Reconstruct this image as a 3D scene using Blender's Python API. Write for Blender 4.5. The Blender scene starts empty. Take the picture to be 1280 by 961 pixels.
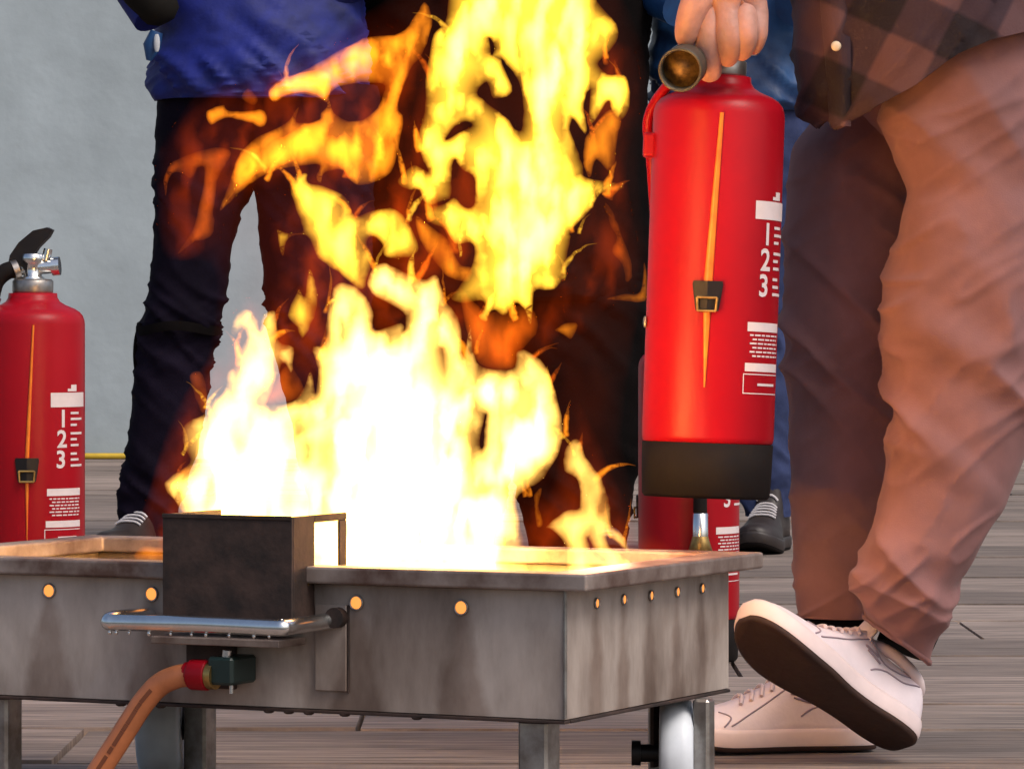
import bpy, bmesh, math, random
import numpy as np
from mathutils import Vector, Matrix, noise, geometry
R = math.radians
random.seed(7)
S = bpy.context.scene
COL = S.collection

# ------------------------------------------------------------ camera, world, sun, exposure
F, H, HZ = 5500.0, 0.55, 390.0         # focal length in photo pixels, lens height, horizon row
cam = bpy.data.cameras.new('camera'); camo = bpy.data.objects.new('camera', cam); COL.objects.link(camo)
cam.sensor_width = 36; cam.sensor_fit = 'HORIZONTAL'; cam.lens = 36 * F / 1280
cam.shift_y = -(480.5 - HZ) / 1280
cam.clip_start = .1; cam.clip_end = 500
camo.location = (0, 0, H); camo.rotation_euler = (R(90), 0, 0)
S.camera = camo

SUN_EL, SUN_AZ = R(50), R(134)          # azimuth clockwise from +Y
w = bpy.data.worlds.new('World'); S.world = w; w.use_nodes = True
nt = w.node_tree; bg = nt.nodes['Background']
sky = nt.nodes.new('ShaderNodeTexSky'); sky.sky_type = 'NISHITA'; sky.sun_disc = False
sky.sun_elevation = SUN_EL; sky.sun_rotation = SUN_AZ; sky.air_density = 1.0; sky.dust_density = 4.0
nt.links.new(sky.outputs[0], bg.inputs[0]); bg.inputs[1].default_value = .13
sun = bpy.data.lights.new('sun', 'SUN'); sun.energy = 1.5; sun.angle = R(25); sun.color = (1, .96, .9)
suno = bpy.data.objects.new('sun', sun); COL.objects.link(suno)
sd = Vector((math.sin(SUN_AZ) * math.cos(SUN_EL), math.cos(SUN_AZ) * math.cos(SUN_EL), math.sin(SUN_EL)))
suno.rotation_euler = sd.to_track_quat('Z', 'Y').to_euler()
vs = S.view_settings; vs.view_transform = 'Standard'; vs.look = 'None'; vs.exposure = 0.14; vs.gamma = 1
cy = S.cycles
cy.use_denoising = True; cy.sample_clamp_indirect = 2.5; cy.transparent_max_bounces = 48
cy.max_bounces = 8; cy.volume_bounces = 0; cy.caustics_reflective = False; cy.caustics_refractive = False

# ------------------------------------------------------------ helpers
def P(px, py, D):                       # a photo pixel at a depth of D metres -> a point of the place
    return Vector(((px - 640) / F * D, D, H + (HZ - py) / F * D))

class MB:
    def __init__(s): s.v = []; s.f = []; s.sm = []
    def add(s, vs_, fs, smooth=False):
        o = len(s.v); s.v += [Vector(v) for v in vs_]
        s.f += [tuple(i + o for i in f) for f in fs]; s.sm += [smooth] * len(fs)
    def hexa(s, c):                     # 8 corners: bottom ring of 4, top ring of 4
        s.add(c, [(3, 2, 1, 0), (4, 5, 6, 7), (0, 1, 5, 4), (1, 2, 6, 5), (2, 3, 7, 6), (3, 0, 4, 7)])
    def box(s, c, d, M=None):
        M = M or Matrix(); c = Vector(c); x, y, z = (k / 2 for k in d)
        s.hexa([M @ (c + Vector(q)) for q in ((-x, -y, -z), (x, -y, -z), (x, y, -z), (-x, y, -z), (-x, -y, z), (x, -y, z), (x, y, z), (-x, y, z))])
    def rings(s, rs, closed=False, cap=True, smooth=True):
        n = len(rs[0]); vs_ = [p for r in rs for p in r]; fs = []
        m = len(rs)
        for i in range(m if closed else m - 1):
            j = (i + 1) % m
            for k in range(n):
                l = (k + 1) % n
                fs.append((i * n + k, i * n + l, j * n + l, j * n + k))
        s.add(vs_, fs, smooth)
        if cap and not closed:
            s.add(rs[0], [tuple(range(n))[::-1]]); s.add(rs[-1], [tuple(range(n))])
    def tube(s, path, rad, n=12, cap=True):
        path = [Vector(p) for p in path]; rs = []
        up = Vector((.13, .21, .97)); N = None
        for i, p in enumerate(path):
            t = (path[min(i + 1, len(path) - 1)] - path[max(i - 1, 0)]).normalized()
            if N is None: N = t.cross(up).normalized()
            else: N = (N - t * N.dot(t)).normalized()
            B = t.cross(N); r = rad[i] if isinstance(rad, (list, tuple)) else rad
            rs.append([p + (N * math.cos(a) + B * math.sin(a)) * r for a in (2 * math.pi * k / n for k in range(n))])
        s.rings(rs, cap=cap)
    def lathe(s, prof, n=40, M=None, cap=True):    # prof: (radius, height)
        M = M or Matrix()
        s.rings([[M @ Vector((r * math.cos(a), r * math.sin(a), z)) for a in (2 * math.pi * k / n for k in range(n))] for r, z in prof], cap=cap)
    def ball(s, c, r, n=8):
        if not isinstance(r, (tuple, list)): r = (r, r, r)
        c = Vector(c); rs = []
        for i in range(1, n):
            t = math.pi * i / n
            rs.append([c + Vector((r[0] * math.sin(t) * math.cos(a), r[1] * math.sin(t) * math.sin(a), -r[2] * math.cos(t))) for a in (2 * math.pi * k / (2 * n) for k in range(2 * n))])
        s.rings(rs)
    def build(s, name, mat, parent=None, bevel=0, seg=2, inv=True, sub=0):
        me = bpy.data.meshes.new(name); me.from_pydata([tuple(v) for v in s.v], [], s.f)
        me.polygons.foreach_set('use_smooth', s.sm); me.update()
        return link(name, me, mat, parent, bevel, seg, inv, sub)

def link(name, me, mat, parent=None, bevel=0, seg=2, inv=True, sub=0):
    o = bpy.data.objects.new(name, me); COL.objects.link(o)
    if mat is not None: me.materials.append(M_[mat] if isinstance(mat, str) else mat)
    if parent is not None:
        o.parent = parent
        if inv:
            m = Matrix(); q = parent
            while q is not None:
                m = q.matrix_parent_inverse @ q.matrix_basis @ m; q = q.parent
            o.matrix_parent_inverse = m.inverted()
    if bevel:
        b = o.modifiers.new('bevel', 'BEVEL'); b.width = bevel; b.segments = seg; b.limit_method = 'ANGLE'; b.angle_limit = R(40)
    if sub:
        b = o.modifiers.new('sub', 'SUBSURF'); b.levels = sub; b.render_levels = sub
    return o

def tag(o, label, cat, group=None, kind=None):
    o['label'] = label; o['category'] = cat
    if group: o['group'] = group
    if kind: o['kind'] = kind
    return o
def thing(name, loc, label, cat, group=None, rot=(0, 0, 0)):
    o = bpy.data.objects.new(name, None); COL.objects.link(o); o.empty_display_size = .1
    o.location = loc; o.rotation_euler = rot
    return tag(o, label, cat, group)
def struct(o): o['kind'] = 'structure'; return o

def spline(pts, n, closed=False):       # Catmull-Rom through tuples
    P_ = [np.array(p, float) for p in pts]; m = len(P_); out = []
    for i in range(m if closed else m - 1):
        if closed: a, b, c, d = P_[i - 1], P_[i], P_[(i + 1) % m], P_[(i + 2) % m]
        else: a, b, c, d = P_[max(i - 1, 0)], P_[i], P_[i + 1], P_[min(i + 2, m - 1)]
        for k in range(n):
            t = k / n
            out.append(.5 * (2 * b + (c - a) * t + (2 * a - 5 * b + 4 * c - d) * t * t + (3 * b - a - 3 * c + d) * t ** 3))
    if not closed: out.append(P_[-1])
    return out

# ------------------------------------------------------------ materials
M_ = {}
def mat(name, col, rough=.5, metal=0, var=.25, scale=8, bump=0, bscale=60, stretch=(1, 1, 1), col2=None, contrast=(.35, .65), coat=0, spec=None, sheen=0, sss=0, rvar=0):
    m = bpy.data.materials.new(name); m.use_nodes = True; M_[name] = m
    t = m.node_tree; N = t.nodes; L = t.links; b = N['Principled BSDF']
    b.inputs['Roughness'].default_value = rough; b.inputs['Metallic'].default_value = metal
    if coat: b.inputs['Coat Weight'].default_value = coat; b.inputs['Coat Roughness'].default_value = .12
    if spec is not None: b.inputs['Specular IOR Level'].default_value = spec
    if sheen: b.inputs['Sheen Weight'].default_value = sheen; b.inputs['Sheen Roughness'].default_value = .5
    if sss:
        b.inputs['Subsurface Weight'].default_value = sss; b.inputs['Subsurface Radius'].default_value = (.01, .004, .002); b.inputs['Subsurface Scale'].default_value = .6
    tc = N.new('ShaderNodeTexCoord'); mp = N.new('ShaderNodeMapping'); mp.inputs['Scale'].default_value = stretch
    L.new(tc.outputs['Object'], mp.inputs[0])
    nz = N.new('ShaderNodeTexNoise'); nz.inputs['Scale'].default_value = scale; nz.inputs['Detail'].default_value = 8; nz.inputs['Roughness'].default_value = .62
    L.new(mp.outputs[0], nz.inputs[0])
    rp = N.new('ShaderNodeValToRGB'); L.new(nz.outputs[0], rp.inputs[0])
    c2 = col2 or tuple(max(0, c * (1 - var)) for c in col)
    rp.color_ramp.elements[0].position, rp.color_ramp.elements[1].position = contrast
    rp.color_ramp.elements[0].color = (*c2, 1); rp.color_ramp.elements[1].color = (*col, 1)
    L.new(rp.outputs[0], b.inputs['Base Color'])
    if rvar:
        mr = N.new('ShaderNodeMapRange'); mr.inputs[3].default_value = rough - rvar; mr.inputs[4].default_value = rough + rvar
        L.new(nz.outputs[0], mr.inputs[0]); L.new(mr.outputs[0], b.inputs['Roughness'])
    if bump:
        n2 = N.new('ShaderNodeTexNoise'); n2.inputs['Scale'].default_value = bscale; n2.inputs['Detail'].default_value = 6
        L.new(mp.outputs[0], n2.inputs[0])
        bp = N.new('ShaderNodeBump'); bp.inputs['Strength'].default_value = bump; bp.inputs['Distance'].default_value = .004
        L.new(n2.outputs[0], bp.inputs['Height']); L.new(bp.outputs[0], b.inputs['Normal'])
    return m
def emit(name, col, st):
    m = mat(name, (.02, .01, .005)); b = m.node_tree.nodes['Principled BSDF']
    b.inputs['Emission Color'].default_value = (*col, 1); b.inputs['Emission Strength'].default_value = st
    return m

mat('stucco', (.40, .46, .49), .9, var=.2, scale=2.2, bump=.9, bscale=11)
mat('subsoil', (.10, .095, .09), .95)
mat('steel_sheet', (.62, .53, .47), .5, .25, scale=9, stretch=(1, 1, .32), col2=(.22, .165, .135), contrast=(.32, .66), bump=.08, bscale=90, rvar=.12)
_m = M_['steel_sheet']; _t = _m.node_tree; _N = _t.nodes; _b = _N['Principled BSDF']; _src = _b.inputs['Base Color'].links[0].from_socket
_n = _N.new('ShaderNodeTexNoise'); _n.inputs['Scale'].default_value = 5.5; _n.inputs['Detail'].default_value = 5; _n.inputs['Distortion'].default_value = .8
_tc = _N.new('ShaderNodeTexCoord'); _t.links.new(_tc.outputs['Object'], _n.inputs[0])
_r = _N.new('ShaderNodeValToRGB'); _t.links.new(_n.outputs[0], _r.inputs[0]); _r.color_ramp.elements[0].position = .36; _r.color_ramp.elements[0].color = (.42, .33, .27, 1); _r.color_ramp.elements[1].position = .60; _r.color_ramp.elements[1].color = (1, 1, 1, 1)
_x = _N.new('ShaderNodeMix'); _x.data_type = 'RGBA'; _x.blend_type = 'MULTIPLY'; _x.inputs[0].default_value = .5; _t.links.new(_src, _x.inputs[6]); _t.links.new(_r.outputs[0], _x.inputs[7]); _t.links.new(_x.outputs[2], _b.inputs['Base Color'])
mat('steel_rim', (.36, .29, .255), .5, .35, scale=11, col2=(.11, .06, .045), bump=.1, rvar=.12)
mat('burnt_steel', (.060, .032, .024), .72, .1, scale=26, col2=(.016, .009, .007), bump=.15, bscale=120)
mat('chrome', (.80, .80, .79), .24, 1, var=.12, scale=30)
mat('dull_metal', (.42, .40, .38), .38, .9, scale=30, col2=(.22, .19, .17))
mat('brass', (.55, .36, .12), .35, .9, scale=40, col2=(.25, .15, .05))
mat('red_paint', (.36, .003, .011), .36, 0, var=.14, scale=5, spec=.22, bump=.03, bscale=40)
mat('black_rubber', (.008, .005, .0045), .8, scale=30, bump=.1, spec=.2)
mat('black_plastic', (.012, .009, .009), .45, scale=30, spec=.3)
mat('green_plastic', (.012, .03, .026), .4, scale=30)
mat('white_print', (.72, .62, .62), .5, var=.08, scale=60)
mat('orange_stripe', (.85, .23, .015), .35, var=.35, scale=25, col2=(.75, .12, .01))
mat('hose_orange', (.62, .20, .075), .45, var=.3, scale=20, bump=.05)
mat('hose_print', (.20, .055, .02), .6)
mat('white_plastic', (.82, .86, .92), .4, var=.2, scale=12)
mat('skin', (.58, .29, .225), .5, var=.28, scale=28, bump=.3, bscale=130, sss=.12)
mat('trouser_tan', (.275, .132, .125), .9, var=.22, scale=9, bump=.16, bscale=700, sheen=.08, spec=.15)
mat('denim', (.05, .065, .15), .9, var=.4, scale=12, bump=.2, bscale=300, spec=.08)
mat('dark_trouser', (.008, .005, .013), .85, var=.4, scale=9, bump=.2, bscale=250, spec=.08)
mat('black_cloth', (.0045, .003, .003), .9, var=.4, scale=9, bump=.2, bscale=250, spec=.08)
mat('blue_jacket', (.004, .013, .20), .7, var=.65, scale=7, bump=.15, bscale=150)
mat('bright_jacket', (.012, .075, .22), .5, scale=7, col2=(.006, .02, .08), bump=.15, bscale=150)
mat('olive_cloth', (.016, .014, .012), .9, scale=12, spec=.08)
mat('shoe_leather', (.76, .65, .68), .5, var=.1, scale=25, bump=.12, bscale=200)
mat('shoe_midsole', (.74, .60, .59), .6, var=.1, scale=25)
mat('shoe_outsole', (.045, .018, .012), .7, var=.3, scale=30, bump=.2, bscale=120)
mat('shoe_seam', (.33, .25, .29), .7)
mat('boot_leather', (.03, .02, .018), .5, scale=20, bump=.2)
mat('lace', (.6, .55, .55), .8)
mat('yellow_cable', (.65, .42, .03), .5)
mat('glove', (.5, .52, .55), .8)
mat('hair', (.05, .03, .02), .7)
mat('pearl', (.8, .65, .45), .3)
emit('hole_glow', (1, .33, .07), 1.25)

def wood():
    m = bpy.data.materials.new('weathered_plank'); m.use_nodes = True; M_['weathered_plank'] = m
    t = m.node_tree; N = t.nodes; L = t.links; b = N['Principled BSDF']; b.inputs['Roughness'].default_value = .8
    tc = N.new('ShaderNodeTexCoord'); oi = N.new('ShaderNodeObjectInfo')
    ad = N.new('ShaderNodeVectorMath'); ad.operation = 'MULTIPLY_ADD'; L.new(oi.outputs['Location'], ad.inputs[0]); ad.inputs[1].default_value = (3.1, 2.7, 1); L.new(tc.outputs['Object'], ad.inputs[2])
    def nz(sc, st, d=8):
        mp = N.new('ShaderNodeMapping'); mp.inputs['Scale'].default_value = st; L.new(ad.outputs[0], mp.inputs[0])
        n = N.new('ShaderNodeTexNoise'); n.inputs['Scale'].default_value = sc; n.inputs['Detail'].default_value = d; n.inputs['Roughness'].default_value = .65; L.new(mp.outputs[0], n.inputs[0]); return n
    g = nz(5, (.9, 6.5, 1)); big = nz(1.6, (.5, 2, 1), 4); cr = nz(4, (.35, 16, 1), 3)
    rp = N.new('ShaderNodeValToRGB'); L.new(g.outputs[0], rp.inputs[0])
    e = rp.color_ramp.elements; e[0].position = .33; e[0].color = (.11, .08, .065, 1); e[1].position = .62; e[1].color = (.45, .345, .29, 1)
    r2 = N.new('ShaderNodeValToRGB'); L.new(big.outputs[0], r2.inputs[0]); r2.color_ramp.elements[0].position = .3; r2.color_ramp.elements[0].color = (.62, .62, .62, 1); r2.color_ramp.elements[1].position = .7
    mx = N.new('ShaderNodeMix'); mx.data_type = 'RGBA'; mx.blend_type = 'MULTIPLY'; mx.inputs[0].default_value = 1; L.new(rp.outputs[0], mx.inputs[6]); L.new(r2.outputs[0], mx.inputs[7])
    r3 = N.new('ShaderNodeValToRGB'); L.new(cr.outputs[0], r3.inputs[0]); r3.color_ramp.elements[0].position = .31; r3.color_ramp.elements[0].color = (.2, .18, .16, 1); r3.color_ramp.elements[1].position = .37
    m2 = N.new('ShaderNodeMix'); m2.data_type = 'RGBA'; m2.blend_type = 'MULTIPLY'; m2.inputs[0].default_value = 1; L.new(mx.outputs[2], m2.inputs[6]); L.new(r3.outputs[0], m2.inputs[7])
    mr = N.new('ShaderNodeMapRange'); mr.inputs[3].default_value = .68; mr.inputs[4].default_value = 1.18; L.new(oi.outputs['Random'], mr.inputs[0])
    m3 = N.new('ShaderNodeMix'); m3.data_type = 'RGBA'; m3.blend_type = 'MULTIPLY'; m3.inputs[0].default_value = 1; L.new(m2.outputs[2], m3.inputs[6]); L.new(mr.outputs[0], m3.inputs[7])
    L.new(m3.outputs[2], b.inputs['Base Color'])
    bp = N.new('ShaderNodeBump'); bp.inputs['Strength'].default_value = .5; bp.inputs['Distance'].default_value = .004; L.new(g.outputs[0], bp.inputs['Height']); L.new(bp.outputs[0], b.inputs['Normal'])
wood()

def plaid():
    m = mat('plaid_flannel', (.05, .022, .026), .9, bump=.2, bscale=350)
    t = m.node_tree; N = t.nodes; L = t.links; b = N['Principled BSDF']
    tc = N.new('ShaderNodeTexCoord'); mp = N.new('ShaderNodeMapping'); mp.inputs['Rotation'].default_value = (0, R(-27), 0); L.new(tc.outputs['Object'], mp.inputs[0])
    sp = N.new('ShaderNodeSeparateXYZ'); L.new(mp.outputs[0], sp.inputs[0])
    def band(o, per, off):
        a = N.new('ShaderNodeMath'); a.operation = 'MULTIPLY_ADD'; L.new(o, a.inputs[0]); a.inputs[1].default_value = 1 / per; a.inputs[2].default_value = off
        f = N.new('ShaderNodeMath'); f.operation = 'FRACT'; L.new(a.outputs[0], f.inputs[0])
        g = N.new('ShaderNodeMath'); g.operation = 'PINGPONG'; L.new(f.outputs[0], g.inputs[0]); g.inputs[1].default_value = .5
        r = N.new('ShaderNodeMapRange'); r.inputs[1].default_value = .22; r.inputs[2].default_value = .27; L.new(g.outputs[0], r.inputs[0]); return r.outputs[0]
    x = band(sp.outputs[0], .115, .22); z = band(sp.outputs[2], .115, .1)
    s_ = N.new('ShaderNodeMath'); s_.operation = 'ADD'; L.new(x, s_.inputs[0]); L.new(z, s_.inputs[1])
    h = N.new('ShaderNodeMath'); h.operation = 'MULTIPLY'; L.new(s_.outputs[0], h.inputs[0]); h.inputs[1].default_value = .5
    rp = N.new('ShaderNodeValToRGB'); L.new(h.outputs[0], rp.inputs[0]); e = rp.color_ramp.elements
    e[0].position = .1; e[0].color = (.012, .004, .006, 1); e[1].position = .9; e[1].color = (.105, .045, .045, 1)
    k = e.new(.5); k.color = (.042, .018, .024, 1)
    L.new(rp.outputs[0], b.inputs['Base Color'])
plaid()

def flame_mat(name, col, vol, surf, scol=(1, .16, .01)):
    m = bpy.data.materials.new(name); m.use_nodes = True; M_[name] = m
    t = m.node_tree; N = t.nodes; L = t.links; N.remove(N['Principled BSDF']); out = N['Material Output']
    tr = N.new('ShaderNodeBsdfTransparent'); em = N.new('ShaderNodeEmission'); em.inputs[0].default_value = (*scol, 1); em.inputs[1].default_value = surf
    ad = N.new('ShaderNodeAddShader'); L.new(tr.outputs[0], ad.inputs[0]); L.new(em.outputs[0], ad.inputs[1]); L.new(ad.outputs[0], out.inputs['Surface'])
    ve = N.new('ShaderNodeEmission'); ve.inputs[0].default_value = (*col, 1); ve.inputs[1].default_value = vol; L.new(ve.outputs[0], out.inputs['Volume'])
flame_mat('flame_core', (1, .55, .10), 60, .03)
flame_mat('flame_yellow', (1, .53, .036), 70, .03)
flame_mat('flame_orange', (1, .27, .010), 74, .03)
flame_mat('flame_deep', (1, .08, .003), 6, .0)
flame_mat('flame_red', (1, .15, .006), 40, .02)
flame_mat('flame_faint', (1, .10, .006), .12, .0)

# ------------------------------------------------------------ setting: ground, wall, planks
g = MB(); g.add([(-60, -60, -.06), (60, -60, -.06), (60, 60, -.06), (-60, 60, -.06)], [(0, 1, 2, 3)])
struct(g.build('ground', 'subsoil'))
deck = MB(); deck.box((0, 10.3, -.048), (12, 12.4, .016)); deck = struct(deck.build('deck', 'subsoil'))
plank_me = {}
def plank_mesh(i):
    if i not in plank_me:
        b = MB(); b.box((0, 0, -.02), (2.4, 1, .04))
        me = bpy.data.meshes.new('plank'); me.from_pydata([tuple(v) for v in b.v], [], b.f); me.materials.append(M_['weathered_plank']); plank_me[i] = me
    return plank_me[i]
y = 4.15; row = 0
while y < 16.42:
    wd = (.42, .36, .46)[row % 3]
    wd = min(wd, 16.45 - y)
    gap = .012
    off = [-.565 + .55, .35, -.9, .8, -.2][row % 5] if not (5.3 < y < 5.75) else -.565 - 2.4
    n0 = -2 if y < 10 else -2
    for k in range(-2, 3):
        x0 = off + k * 2.407
        if x0 > 3.6 or x0 + 2.4 < -3.6: continue
        o = bpy.data.objects.new('plank', plank_mesh(0)); COL.objects.link(o); o.parent = deck
        o.location = (x0 + 1.2, y + wd / 2, random.uniform(-.003, .002)); o.scale = (1, wd - gap, 1)
    y += wd; row += 1
wl = MB(); wl.box((0, 16.62, 3.0), (24, .3, 6.1)); wl = wl.build('stucco_wall', 'stucco')
tag(wl, 'pale grey stucco wall at the back of the plank deck', 'wall')
cb = MB(); cb.tube([(x, 16.44 + .006 * math.sin(x * 5), .012) for x in np.linspace(-4, -1.25, 60)], .012, 8)
tag(cb.build('yellow_cable', 'yellow_cable'), 'thin yellow cable lying along the foot of the wall', 'cable')

# ------------------------------------------------------------ the burning tray
CX, CY = .0545, 4.545; CS, SN = math.cos(R(26)), math.sin(R(26))
TW, TL, ZB, ZT, ZR = .825, .43, .1285, .262, .281
def T(a, b, z): return Vector((CX - CS * a + SN * b, CY + SN * a + CS * b, z))
def A(px, b):
    k = (px - 640) / F; return (CX + SN * b - k * CY - k * CS * b) / (CS + SN * k)
def Bx(px, a):                          # the depth along the side panel that falls on a photo column
    k = (px - 640) / F; return (k * CY + k * SN * a - CX + CS * a) / (SN - k * CS)
def Zt(py, a, b): return P(640, py, T(a, b, 0).y).z
def tb(m, a0, a1, b0, b1, z0, z1):
    m.hexa([T(a, b, z) for z in (z0, z1) for a, b in ((a1, b0), (a0, b0), (a0, b1), (a1, b1))])
tray = thing('fire_tray', T(TW / 2, TL / 2, 0), 'stained steel burner tray on short legs with the fire burning in it', 'fire tray')
th = .004
def tpart(name, m, a0, a1, b0, b1, z0, z1, parent=None, bevel=.0008):
    k = MB(); tb(k, a0, a1, b0, b1, z0, z1); return k.build(name, m, parent or tray, bevel, 1)
def soot():
    t = M_['steel_sheet'].node_tree; N = t.nodes; L = t.links; b = N['Principled BSDF']; src = b.inputs['Base Color'].links[0].from_socket
    tc = N.new('ShaderNodeTexCoord'); sp = N.new('ShaderNodeSeparateXYZ'); L.new(tc.outputs['Object'], sp.inputs[0])
    def mt(op, a, b_=None, c=None):
        m = N.new('ShaderNodeMath'); m.operation = op
        for i, v in enumerate((a, b_, c)):
            if v is None: continue
            if isinstance(v, (int, float)): m.inputs[i].default_value = v
            else: L.new(v, m.inputs[i])
        return m.outputs[0]
    nz = N.new('ShaderNodeTexNoise'); nz.inputs['Scale'].default_value = 26; nz.inputs['Detail'].default_value = 6; L.new(tc.outputs['Object'], nz.inputs[0])
    va = mt('ADD', mt('MULTIPLY', mt('SUBTRACT', sp.outputs[0], CX), -CS), mt('MULTIPLY', mt('SUBTRACT', sp.outputs[1], CY), SN))
    vb = mt('ADD', mt('MULTIPLY', mt('SUBTRACT', sp.outputs[0], CX), SN), mt('MULTIPLY', mt('SUBTRACT', sp.outputs[1], CY), CS))
    tot = None
    for v, lst in ((va, [(A(px, 0), Zt(py, A(px, 0), 0)) for px, py in ((62, 738), (190, 742), (446, 753), (577, 759))]), (vb, [(Bx(px, 0), .245) for px in (745, 779, 813, 846, 877)])):
        for c, zc_ in lst:
            dz = mt('SUBTRACT', zc_, sp.outputs[2]); half = mt('MULTIPLY_ADD', dz, .22 if v is va else .10, .010)
            e = mt('SUBTRACT', half, mt('ABSOLUTE', mt('SUBTRACT', v, c)))
            e = mt('ADD', e, mt('MULTIPLY', mt('SUBTRACT', nz.outputs[0], .5), .02))
            r = N.new('ShaderNodeMapRange'); r.inputs[1].default_value = -.002; r.inputs[2].default_value = .010; L.new(e, r.inputs[0])
            q = N.new('ShaderNodeMapRange'); q.inputs[1].default_value = -.006; q.inputs[2].default_value = .004; L.new(dz, q.inputs[0])
            m = mt('MULTIPLY', r.outputs[0], q.outputs[0]); tot = m if tot is None else mt('MAXIMUM', tot, m)
    x = N.new('ShaderNodeMix'); x.data_type = 'RGBA'; x.blend_type = 'MULTIPLY'; L.new(mt('MULTIPLY', tot, mt('MULTIPLY_ADD', nz.outputs[0], .9, .25)), x.inputs[0]); L.new(src, x.inputs[6]); x.inputs[7].default_value = (.56, .48, .44, 1); L.new(x.outputs[2], b.inputs['Base Color'])
soot()
tpart('side_panel', 'steel_sheet', 0, TW, 0, th, ZB, ZT)
tpart('side_panel', 'steel_sheet', 0, TW, TL - th, TL, ZB, ZT)
tpart('side_panel', 'steel_sheet', 0, th, th, TL - th, ZB, ZT)
tpart('side_panel', 'steel_sheet', TW - th, TW, th, TL - th, ZB, ZT)
tpart('pan_floor', 'burnt_steel', th, TW - th, th, TL - th, .2, .206)
k = MB(); ring = []
ov = .02; ovr = .034; inn = .018
loops = [(-ovr, TW + ov, -ov, TL + ov), (inn, TW - inn, inn, TL - inn)]
o_ = [T(a, b, 0) for a, b in ((loops[0][0], loops[0][2]), (loops[0][1], loops[0][2]), (loops[0][1], loops[0][3]), (loops[0][0], loops[0][3]))]
i_ = [T(a, b, 0) for a, b in ((loops[1][0], loops[1][2]), (loops[1][1], loops[1][2]), (loops[1][1], loops[1][3]), (loops[1][0], loops[1][3]))]
zz = lambda p, z: Vector((p.x, p.y, z))
k.rings([[zz(p, ZT + .001) for p in i_], [zz(p, ZT + .001) for p in o_], [zz(p, ZR) for p in o_], [zz(p, ZR) for p in i_]], closed=True, smooth=False)
k.build('rim', 'steel_rim', tray, .0028, 3)
# corner seam weld
k = MB(); k.tube([T(-.0008, -.0008, z) for z in np.linspace(ZB + .002, ZT, 12)], .0022, 8); k.build('weld_seam', 'dull_metal', tray)
# a folded edge along the foot of the panels, with drips hanging from it
tpart('bottom_fold', 'burnt_steel', -.001, TW + .001, -.002, .012, ZB - .004, ZB - .0005)
tpart('bottom_fold', 'burnt_steel', -.002, .01, .0125, TL, ZB - .004, ZB - .0005)
for px in (150, 200, 335, 360, 385, 430, 520):
    a = A(px, 0); k = MB(); k.ball(T(a, .002, ZB - .004), (.006, .004, .003), 6); k.build('drip', 'burnt_steel', tray)
# vent holes: a metal ring round a glowing disc standing for the fire inside
def vent(c, nrm, k_=1.0):
    nrm = nrm.normalized(); q = nrm.to_track_quat('Z', 'Y').to_matrix().to_4x4(); Mx = Matrix.Translation(c) @ q
    k = MB(); k.lathe([(.0066 * k_, 0), (.0066 * k_, .0012), (.0001, .0012)], 20, Mx, cap=False); d = k.build('vent_hole', 'hole_glow', tray)
    k = MB(); k.rings([[Mx @ Vector((r * math.cos(t), r * math.sin(t), z)) for t in (2 * math.pi * i / 24 for i in range(24))] for r, z in ((.0082 * k_, -.001), (.0082 * k_, .0026), (.0068 * k_, .0026), (.0068 * k_, -.001))], closed=True); k.build('hole_edge', 'dull_metal', d)
for px, py in ((62, 738), (190, 742), (446, 753), (577, 759)):
    a = A(px, 0); vent(T(a, 0, Zt(py, a, 0)), Vector((-SN, -CS, 0)))
for px in (745, 779, 813, 846, 877):
    b = Bx(px, 0); vent(T(0, b, .245), Vector((CS, -SN, 0)), .72)
# legs
def leg(px, b, wd=.034, a=None, sq=True):
    a = A(px, b) if a is None else a
    l = tpart('leg', 'dull_metal', a - wd / 2, a + wd / 2, b, b + wd, .008, ZB - .004, bevel=.003)
    tpart('foot', 'black_rubber', a - wd / 2 - .003, a + wd / 2 + .003, b - .003, b + wd + .003, 0, .009, l)
leg(665, .02); leg(-8, .02); leg(875, .33, .02); leg(820, .395, .022); leg(242, .38, .03)
def caster(px, b, side, w_):
    a = A(px, b); c = T(a, b, .061); ax = Vector((-1, .05, 0)) * side
    Mx = Matrix.Translation(c) @ ax.to_track_quat('Z', 'Y').to_matrix().to_4x4()
    k = MB(); k.lathe([(.012, -.018 * w_), (.052, -.019 * w_), (.058, -.016 * w_), (.061, -.006 * w_), (.061, .006 * w_), (.058, .016 * w_), (.052, .019 * w_), (.012, .018 * w_)], 40, Mx); wh = k.build('wheel', 'white_plastic', tray)
    k = MB(); k.tube([c - ax * .015, c - ax * .045], .010, 12); k.tube([c - ax * .040, c - ax * .050], .014, 12); k.build('axle_knob', 'black_plastic', wh)
    k = MB(); tb(k, a + (.022 if side < 0 else -.026), a + (.026 if side < 0 else -.022), b - .014, b + .014, .045, ZB - .004); k.build('bracket', 'burnt_steel', wh)
caster(203, .39, 1, 1.35); caster(846, .36, -1, 1.0)
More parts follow.
